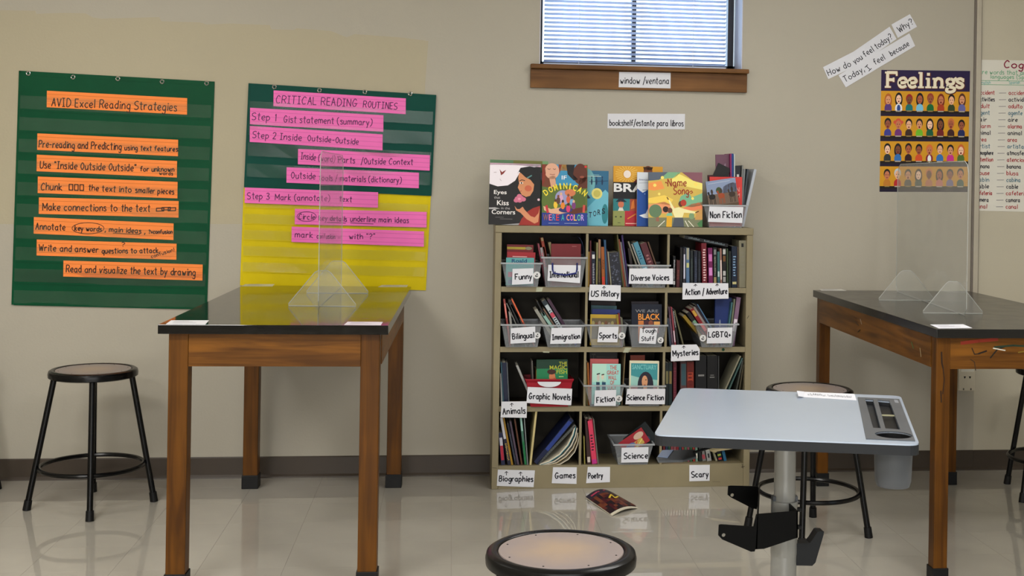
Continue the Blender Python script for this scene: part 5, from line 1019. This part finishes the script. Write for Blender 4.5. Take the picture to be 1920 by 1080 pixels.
def art_song(pr):
    pr.rect(0,0,1,1,(206,176,84)); pr.up()
    pr.poly(clip([(0,1),(.36,1),(.2,.86),(0,.84)]),(86,96,112)); pr.poly(clip([(.36,1),(.6,1),(.5,.9),(.3,.88),(.2,.87)]),(120,170,130)); pr.poly(clip([(.62,1),(1,1),(1,.8),(.84,.84)]),(130,84,96)); pr.poly([(.55,.98),(.8,.86),(1,.8),(1,.68),(.7,.74),(.4,.84)],(238,224,120))
    pr.poly([(0,.8),(.24,.84),(.3,.7),(.1,.66),(0,.68)],(236,150,80)); pr.poly([(0,.52),(.3,.58),(.46,.5),(.4,.4),(0,.44)],(238,204,90)); pr.poly([(.55,.42),(.6,.56),(.74,.64),(.8,.54),(1,.62),(1,.4),(.8,.36),(.66,.38)],(120,176,140)); pr.poly([(.56,.3),(.8,.42),(1,.46),(1,.3)],(226,130,90)); pr.poly([(0,.4),(.3,.46),(.5,.36),(.4,.24),(0,.26)],(228,150,104)); pr.rect(0,0,1,.17,(120,124,96)); pr.up()
    for x, z_, r in ((.12,.76,.03),(.88,.78,.035),(.26,.9,.03),(.2,.6,.025),(.82,.52,.025)): E(pr,x,z_,r,r,(244,220,110))
    pr.poly([(.14,.1),(.2,.1),(.19,.26),(.15,.26)],(150,100,80)); E(pr,.13,.29,.12,.12,(96,124,92)); E(pr,.8,.2,.05,.06,(120,150,110)); pr.poly([(.86,.13),(1,.13),(1,.32),(.9,.32)],(196,150,84)); pr.poly([(.94,0),(1,0),(1,.14),(.9,.06)],(70,120,74))
    for a in ([(.18,0),(.3,.11)],[(.68,.11),(.74,0)],[(.74,.11),(.84,0)]): pr.line(a,.014,(226,222,206))
    pr.poly([(.44,0),(.66,0),(.64,.17),(.48,.17)],(76,82,92)); pr.poly([(.49,.17),(.63,.17),(.66,.26),(.86,.245),(.9,.27),(.66,.33),(.56,.36),(.48,.34),(.4,.48),(.37,.5),(.42,.34)],(236,228,170)); pr.up()
    E(pr,.6,.42,.045,.055,(90,50,34)); E(pr,.65,.44,.055,.06,(176,60,44)); pr.line([(.37,.5),(.345,.54)],.018,(90,50,34)); pr.line([(.87,.26),(.93,.285)],.016,(60,34,26)); E(pr,.32,.32,.055,.055,(48,30,28)); E(pr,.4,.3,.045,.05,(110,66,46)); pr.poly([(.33,0),(.43,0),(.44,.2),(.34,.2)],(222,168,44)); pr.poly([(.33,.2),(.45,.2),(.43,.26),(.35,.25)],(120,190,160)); pr.up()
    c = (150,48,32); kk = pr.mp; A = pr.W/pr.H
    pr.mp = lambda a, b_, q: kk(a, b_*A, q); q = 1/A
    pr.hand('Name', .36, .745*q, .7, .75*q, .13*q, .018, c, up=1); pr.line([(.36,.79*q),(.32,.82*q),(.32,.8*q)], .014, c)
    pr.hand('Song', .47, .595*q, .74, .6*q, .13*q, .018, c, up=1); pr.line([(.73,.62*q),(.8,.66*q),(.82,.63*q),(.78,.61*q)], .014, c); pr.line([(.57,.705*q),(.66,.705*q)], .012, (200,150,110)); pr.mp = kk
tz = SH_
faceout('large pale green picture book standing behind the black-haired girl cover', (917.5,297.5), (1027,301.5), (1024,421), (915.5,418.5), YS+.055, (104,140,104), z=tz, art=art_green, lean=.04)
faceout('picture book with a black-haired girl, far left on the bookshelf top', (918.6,302.7), (1013.6,305.2), (1012.5,420.8), (916,418.5), YS+.004, (34,32,34), z=tz, art=art_hair, lean=.06)
faceout('teal picture book with a gold seal, partly behind the colourful DOMINICAN cover', (1082,317), (1142,318.8), (1139.6,421.6), (1080,421), YS+.045, (60,130,150), z=tz, art=art_water, lean=.05)
faceout('colourful picture book with arched yellow letters on the bookshelf top', (1018,307), (1103,308), (1101,423), (1015.7,422), YS+.004, (40,60,130), z=tz, art=art_color, lean=.06)
faceout('book with an orange sun and big white letters BRA on the bookshelf top', (1151.8,308.8), (1244,311), (1242,422.5), (1149,421.5), YS+.08, (180,140,60), z=tz, art=art_brave, lean=.05, th=.014)
faceout('blue and white picture book with a paper boat, between sun and sunset covers', (1196.5,321), (1300,322.8), (1298,424), (1194,422.7), YS+.045, (200,206,216), z=tz, art=art_boat, lean=.05)
faceout('picture book with swirling sunset sky and red handwriting on the bookshelf top', (1219,324), (1320,325), (1317.4,427), (1215.6,427), YS+.004, (150,140,110), z=tz, art=art_song, lean=.05)
# --- the Non Fiction bin's books
zb_ = SH_+.004
def art_horse(pr):
    pr.rect(0,0,1,1,(110,92,78)); pr.up(); pr.rect(0,.5,1,1,(132,146,176)); pr.poly([(.5,.5),(.55,.72),(.7,.8),(.9,.84),(1,.8),(1,.5)],(84,64,60)); E(pr,.4,.62,.1,.12,(60,76,44)); pr.line([(.08,.9),(.8,.92)],.02,(170,180,200)); pr.up()
    for x, c in ((.15,(30,26,24)),(.46,(150,70,40)),(.82,(60,48,40))):
        E(pr,x,.42,.11,.1,c); pr.poly([(x-.12,.5),(x-.06,.46),(x-.08,.62),(x-.14,.6)],c); E(pr,x+.01,.6,.04,.09,(60,50,44)); 
        for d in (-.08,-.03,.05,.09): pr.line([(x+d,.36),(x+d,.14)],.02,c)
    pr.rect(.0,0,1,.1,(90,72,56))
faceout('red book behind the horse-riders photo in the Non Fiction bin', (1330,331), (1392,331.5), (1390,424), (1330,424), YS+.045, (206,60,56), z=zb_, lean=.0, art=lambda pr: (pr.type('N',.82,.7,.1,.09,(220,150,140),.02), pr.type('M',.82,.58,.11,.09,(220,150,140),.02)))
faceout('tilted book with a photo of horse riders in the Non Fiction bin', (1322,341), (1377.5,333), (1386,384), (1330,392), YS+.02, (120,110,100), art=art_horse, lean=.02)
faceout('black book with a white top edge tilting left above the Non Fiction bin', (1321,297.5), (1347,312), (1347,360), (1326,352), YS+.07, (26,26,28), lean=0)
faceout('tall dull purple book standing in the Non Fiction bin', (1343,290.5), (1368,289.5), (1371,424), (1344,424), YS+.085, (104,70,88), z=zb_, lean=0, art=lambda pr: pr.poly([(.2,.7),(.4,.86),(.5,.82),(.7,.88),(.8,.7)],(140,120,134)))
faceout('dark maroon book at the left end of the Non Fiction bin', (1320,329), (1336,328), (1337,424), (1331,424), YS+.06, (60,20,26), z=zb_, lean=0)
cnt.clear()
row('at the Non Fiction bin right side', tz+.003, 424, YS+.06, [A_(1371,1369,288,2.6,(130,30,90),'tall magenta book'), A_(1373,1371.5,288,4,(24,60,120),'tall deep blue book'), A_(1377,1376,289,2,(180,190,190),'tall white edged book'), A_(1380,1378.5,311,10,(30,32,40),'black book with a white spot',[R1(.78,.86,.3,.7,(190,190,190))]),
  A_(1385,1391.5,310,2.2,(120,122,120),'slim grey book'), A_(1386.5,1394,317,4,(110,114,116),'grey book'), A_(1388,1401,317,3,(60,66,74),'dark slate book leaning right'), A_(1390,1414,318,5,(170,176,186),'pale book leaning right')], .13)
# --- inside the shelf
faceout('teal book with big blue lettering in the Funny bin', (945,484.5), (997.5,486), (1001,537), (948,537), YS+.012, (88,156,156), z=Z[0]+.004, art=lambda pr: (pr.type('Roald',.2,.82,.54,.13,(24,60,110),.02), pr.rect(.08,.3,.3,.48,(190,90,120)), pr.rect(.08,.05,.9,.2,(90,110,150))))
faceout('red book standing behind the teal book in the Funny bin', (948,474), (1002,477), (1001,537), (949,537), YS+.028, (150,26,36), z=Z[0]+.004, art=lambda pr: pr.line([(.2,.86),(.7,.86)],.03,(200,150,150)))
faceout('dark red book with a yellow band, rearmost in the Funny bin', (948,461), (998,463), (998,537), (949,537), YS+.05, (110,20,26), z=Z[0]+.004, art=lambda pr: (pr.rect(0,.88,.7,.94,(170,150,50)), pr.ell(.82,.91,.13,.04,(130,126,100))))
faceout('thick dark red hardback with cream page edge in the top row', (1033.5,458.5), (1089.5,459), (1088,537), (1033,537), YS+.016, (104,22,28), z=Z[0]+.004, th=.02, lean=.03, art=lambda pr: pr.line([(.7,.94),(.85,.94)],.008,(170,110,110)))
row('behind the thick dark red hardback', Z[0], 538, YS+.05, [A_(1022,1008,457,3,(196,90,110),'slim pink book',), A_(1027,1011,465,7,(200,190,190),'white and pink book',[S_(.5,.9,(190,70,90))]), A_(1031,1013.5,446,5,(200,76,50),'tall orange red book with a tan tip',[R1(.93,1,(150,130,90))]), A_(1035,1018,463,2.6,(176,164,110),'slim tan book'), A_(1044,1028,455,5,(196,180,130),'cream book tip')], .1)
mb = MB(); pth = [P(a, b_, YS+.05) for a, b_ in [(1074,444),(1085,444),(1091,452),(1095,465),(1096,490),(1093,520),(1089,536)]]
k = len(pth); mb.add([p+Vector((0,0,0)) for p in pth]+[p+Vector((0,.12,0)) for p in pth]+[p+Vector((-.0015,0,0)) for p in pth]+[p+Vector((-.0015,.12,0)) for p in pth], [(i,i+1,k+i+1,k+i) for i in range(k-1)]+[(2*k+i+1,2*k+i,3*k+i,3*k+i+1) for i in range(k-1)]+[(i,2*k+i,2*k+i+1,i+1) for i in range(k-1)])
o = mb.build('plastic_folder', mat('blue_clear_folder', (50,66,120), .15, alpha=.55), smooth=True); o['label'] = 'curved translucent blue folder beside the thick dark red hardback'; o['category'] = 'folder'
YL = (176,146,40)
faceout('yellow book with a team photo, foremost in the Sports bin', (1101,592), (1156,593.5), (1160,650), (1106,650), YS+.016, YL, z=Z[1]+.004, art=lambda pr: [pr.rect(.05,.2,1,.88,(96,84,60))]+[pr.up()]+[pr.ell(.1+.11*i,.72-.04*(i%2),.05,.07,[(150,140,90),(110,70,50),(140,120,110)][i%3]) for i in range(8)])
faceout('blue book behind the yellow team-photo book', (1103,583), (1158,586), (1158,650), (1108,650), YS+.04, (26,40,104), z=Z[1]+.004)
faceout('dull teal book behind the blue book in the Sports bin', (1104,577), (1153,580), (1153,650), (1106,650), YS+.06, (54,90,100), z=Z[1]+.004)
faceout('dark book rearmost in the Sports bin', (1103,571), (1151,573), (1151,650), (1106,650), YS+.085, (34,18,22), z=Z[1]+.004)
row('at the right side of the Sports bin', Z[1], 650, YS+.02, [A_(1160,1155.5,590,4,(200,170,60),'slim yellow book'), A_(1164,1159,588,2.6,(170,40,40),'slim red book'), A_(1168,1163,596,4,(150,146,120),'slim grey green book')], .1)
def art_we(pr):
    pr.rect(0,0,1,1,(18,24,40)); pr.up(); g = (126,128,134); o_ = (232,150,60)
    pr.type('WE ARE', .12, .8, .76, .07, g, .01); pr.type('BLACK', .22, .62, .72, .15, o_, .015)
    pr.rect(.22,.5,.4,.6,(200,120,60)); pr.ell(.5,.52,.1,.09,(70,36,44)); pr.ell(.64,.54,.08,.07,(130,70,50)); pr.rect(.74,.5,.94,.58,(220,160,90)); pr.rect(.22,.1,.38,.48,(200,130,96)); pr.rect(.42,.3,.9,.5,(110,60,70))
faceout('dark navy book lettered WE ARE BLACK in the Tough Stuff bin', (1175,573), (1235,573.5), (1237,650), (1184,650), YS+.016, (18,24,40), z=Z[1]+.004, art=art_we)
faceout('black book behind the navy one in the Tough Stuff bin', (1172,570.5), (1228,570), (1230,650), (1184,650), YS+.05, (28,20,30), z=Z[1]+.004)
faceout('deep blue book face turned out at the right of the LGBTQ+ bin', (1343,562), (1377,563), (1368,650), (1340,650), YS+.05, (22,44,104), z=Z[1]+.004, th=.02, art=lambda pr: pr.ell(.3,.45,.05,.08,(120,130,150)))
def art_fish(pr):
    pr.rect(0,0,1,1,(30,120,76)); pr.up(); pr.rect(0,.8,1,1,(22,56,40)); E(pr,.5,.62,.1,.11,(200,120,80)); pr.poly([(.3,.3),(.62,.28),(.62,.6),(.5,.58),(.4,.44),(.2,.42),(.12,.52),(.1,.4)],(190,96,60)); E(pr,.48,.73,.14,.06,(60,34,26)); E(pr,.6,.4,.08,.1,(150,200,160)); pr.up()
    c = (176,180,50); pr.type('THE', .72,.88,.26,.07,c,.01); pr.type('MAGIC', .42,.78,.56,.09,c,.01); pr.type('FISH', .64,.68,.34,.09,c,.01); pr.line([(.72,.62),(.86,.62)],.02,(160,200,120)); pr.line([(.7,.55),(.92,.55)],.016,(190,150,120))
faceout('green illustrated book in the red Graphic Novels bin', (1009,679), (1068,677.5), (1064,762), (1006,762), YS+.014, (30,120,76), z=Z[2]+.004, art=art_fish)
def art_wall(pr):
    pr.rect(0,0,1,1,(150,206,200)); pr.up(); pr.rect(.0,.55,.5,1,(176,216,200)); pr.poly([(.16,.15),(.3,.15),(.27,.56),(.15,.56)],(34,60,84)); pr.poly([(.37,.1),(.5,.1),(.48,.58),(.35,.58)],(34,70,100)); E(pr,.22,.66,.05,.09,(200,190,180)); E(pr,.37,.68,.05,.07,(210,200,180)); pr.line([(.17,.74),(.27,.76)],.03,(30,30,34)); pr.line([(.34,.73),(.42,.74)],.03,(70,60,54)); pr.up()
    c = (190,60,50)
    for s_, x, z_, w_ in (('THE',.62,.86,.24),('GREAT',.52,.735,.42),('WALL',.56,.61,.3),('OF',.64,.49,.14),('LUCY',.56,.365,.3),('WU',.64,.24,.16)): pr.type(s_, x, z_, w_, .1, c, .016)
faceout('pale teal book with red stacked title in the Fiction bin', (1110,686), (1164,687), (1162,762), (1109,762), YS+.012, (160,206,196), z=Z[2]+.004, art=art_wall)
faceout('salmon pink book behind the pale teal one in the Fiction bin', (1103,678), (1157.5,679), (1157,762), (1105,762), YS+.03, (196,96,96), z=Z[2]+.004)
faceout('dark book with faint lettering, rearmost in the Fiction bin', (1099,666), (1153,667), (1153,762), (1104,762), YS+.07, (26,22,24), z=Z[2]+.004, art=lambda pr: (pr.line([(.08,.93),(.2,.93)],.02,(80,74,70)), pr.line([(.14,.93),(.14,.84)],.02,(80,74,70)), pr.line([(.26,.88),(.9,.87)],.03,(60,54,52))))
row('at the left side of the Fiction bin', Z[2], 762, YS+.02, [A_(1099.6,1097,685,2.4,(176,160,90),'slim cream yellow book'), A_(1103,1100.6,680,3.4,(214,120,40),'slim orange book')], .13)
def art_sanc(pr):
    pr.rect(0,0,1,1,(214,208,180)); pr.up(); pr.rect(.05,.4,.95,.94,(60,140,146)); pr.rect(.05,.0,.95,.4,(150,96,96)); pr.poly([(.05,.66),(.4,.6),(.95,.56),(.95,.4),(.05,.42)],(150,196,186)); pr.up()
    E(pr,.55,.42,.27,.33,(38,36,50)); pr.poly([(.3,.1),(.85,.1),(.88,.36),(.28,.36)],(40,36,52)); E(pr,.52,.52,.1,.14,(206,150,110)); pr.poly([(.48,.28),(.6,.26),(.6,.42),(.48,.42)],(200,140,100)); pr.rect(.2,.0,.8,.22,(54,70,100)); pr.up(); pr.line([(.5,.44),(.55,.44)],.02,(130,50,44)); E(pr,.56,.56,.025,.012,(40,30,34)); pr.poly([(.2,.86),(.4,.74),(.5,.76),(.36,.62)],(40,36,50)) if False else None
    pr.type('SANCTUARY', .09, .8, .82, .11, (120,190,190), .012)
faceout('book with a long-haired woman lettered SANCTUARY in the Science Fiction bin', (1176.5,680.5), (1232.5,682), (1234,762), (1179,762), YS+.012, (206,200,170), z=Z[2]+.004, th=.014, art=art_sanc)
faceout('red brown book behind the long-haired woman cover', (1180,674), (1207.5,673.5), (1209,762), (1182,762), YS+.06, (140,60,40), z=Z[2]+.004)
# curved floppy magazines above the Games card
def curved(label, pts, color, th, y, depth=.17, cat='magazine'):
    q = [P(a, b_, y) for a, b_ in pts]; n = len(q); mb = MB(); t = thing(cat, label, cat, q[0], group='floppy magazines above the Games card')
    lo = []; hi = []
    for i, p in enumerate(q):
        d = q[min(i+1,n-1)]-q[max(i-1,0)]; d.normalize(); nn = Vector((-d.z,0,d.x)); lo.append(p); hi.append(p+nn*th)
    def strip(a, b_, m, nm, c=None):
        mb = MB(); vs = a+b_+[v+Vector((0,depth,0)) for v in a]+[v+Vector((0,depth,0)) for v in b_]; k = len(a)
        fs = [(i,i+1,k+i+1,k+i) for i in range(k-1)]+[(2*k+i,3*k+i,3*k+i+1,2*k+i+1) for i in range(k-1)]+[(i,2*k+i,2*k+i+1,i+1) for i in range(k-1)]+[(k+i,k+i+1,3*k+i+1,3*k+i) for i in range(k-1)]+[(0,k,3*k,2*k),(k-1,3*k-1,4*k-1,2*k-1)]
        return mb.add(vs, fs).build(nm, m, t, smooth=True, color=c)
    mid = [a.lerp(b_, .3) for a, b_ in zip(lo, hi)]
    strip(lo, mid, M_cover, 'cover', color); strip(mid, hi, M_pages, 'pages')
curved('teal floppy magazine bowed under the spiral bound book', [(1012,873),(1030,867),(1050,854),(1066,836),(1076,816),(1080,800)], (30,120,140), .009, yi)
curved('white floppy magazine bowed below the teal one', [(1016,873.2),(1040,866),(1058,853),(1072,836),(1080,818),(1083,803)], (200,200,196), .005, yi)
curved('ochre floppy magazine bowed in the middle', [(1022,873.4),(1044,869),(1062,857),(1075,842),(1082,826),(1084.4,812)], (150,120,40), .004, yi)
curved('cream floppy magazine, outermost bowed sheet', [(1028,873.6),(1050,871.5),(1066,862),(1078,848),(1084,832),(1086.5,818)], (196,190,170), .0035, yi)
# Science bin's tilted books
faceout('red and yellow magazine lying tilted in the Science bin', (1163,830), (1206,800), (1219,826), (1176,856), YS+.02, (170,40,48), lean=0, th=.008, art=lambda pr: [pr.rect(0,0,1,1,(150,40,50)), pr.up(), pr.rect(.3,.1,.8,.5,(190,160,80)), pr.ell(.3,.4,.2,.2,(90,110,160)), pr.ell(.75,.7,.2,.2,(200,170,150)), pr.up(), pr.line([(.35,.15),(.6,.45)],.05,(200,60,60)), pr.line([(.5,.15),(.8,.4)],.04,(230,210,120))])
faceout('dark patterned book leaning up to the right behind the Science bin magazine', (1180,817), (1222,784), (1234,822), (1192,855), YS+.06, (26,34,36), lean=0, th=.01, art=lambda pr: [pr.ell(.3+.2*i,.3+.1*(i%2),.09,.12,c) for i, c in enumerate([(90,60,34),(40,56,50),(60,70,100)])])
curved('thin grey leaflet under the Science bin books', [(1160,870),(1180,862),(1200,858)], (150,150,140), .003, YS+.03, .1)
# tan folder over the short books at the right of the bottom row
o = MB().prism([P(a, b_, YS+.03) for a, b_ in [(1332,846),(1339,843),(1392,836.5),(1392,839),(1345,846.5),(1341,849)]], (0,.13,0)).build('folder', mat('tan_card', (150,138,104), .6)); o['label'] = 'tan card folder slanting over the short books above the Scary card'; o['category'] = 'folder'
# magazine on the floor
mp_ = [T(1098,934,.004), T(1152,925.5,.012), T(1193,950,.005), T(1144,964,.004)]
t = thing('magazine', 'dark red magazine lying open-edged on the floor before the bookshelf', 'magazine', (sum((p.x for p in mp_))/4, sum((p.y for p in mp_))/4, 0))
def mg(u, v): 
    p = mp_[0].lerp(mp_[1], u).lerp(mp_[3].lerp(mp_[2], u), v); return Vector((p.x, p.y, .006+.03*math.sin(math.pi*u)*(1-v*.5)*.9+.004*(1-v)))
def sheetm(dz, th, nm, m, f=mg, c=None, ex=0):
    n = 8; g = []; 
    for j in range(n+1):
        for i in range(n+1): g.append(f(i/n, j/n+(ex if j == n else 0))+Vector((0,0,dz)))
    k = len(g); g += [p-Vector((0,0,th)) for p in g]; fs = []
    for j in range(n):
        for i in range(n): a = j*(n+1)+i; fs += [(a,a+1,a+n+2,a+n+1),(k+a,k+a+n+1,k+a+n+2,k+a+1)]
    for i in range(n):
        for a, b_ in ((i,i+1),(n*(n+1)+i,n*(n+1)+i+1),((i+1)*(n+1),i*(n+1)),(i*(n+1)+n,(i+1)*(n+1)+n)): fs.append((a,b_,k+b_,k+a))
    return MB().add(g, fs).build(nm, m, t, smooth=True, color=c)
sheetm(0, .0006, 'cover', M_cover, c=(60,26,30)); sheetm(-.001, .004, 'pages', M_pages, ex=.07)
pr = Print(lambda a, b_, k: mg(a, b_)+Vector((0,0,.0009+.0005*k)))
N_ = 10
for i in range(N_):
    for j in range(N_):
        u, v = i/N_, j/N_; c = (46,40,54) if v < .16 else random.Random(i*31+j).choice([(70,22,30),(36,22,26),(90,40,34),(30,24,30),(110,56,36)]); pr.rect(u, v, u+1/N_, v+1/N_, c)
pr.layer = 1
pr.line([(.1,.12),(.3,.1)],.05,(170,60,90)); pr.line([(.34,.1),(.6,.07)],.05,(160,60,80))
pr.layer = 3; pr.line([(.42,.5),(.6,.36)],.05,(220,190,60)); pr.line([(.6,.36),(.58,.56)],.05,(220,190,60)); pr.line([(.58,.56),(.8,.42)],.05,(220,190,60))
pr.build('cover_print', M_ink, t)
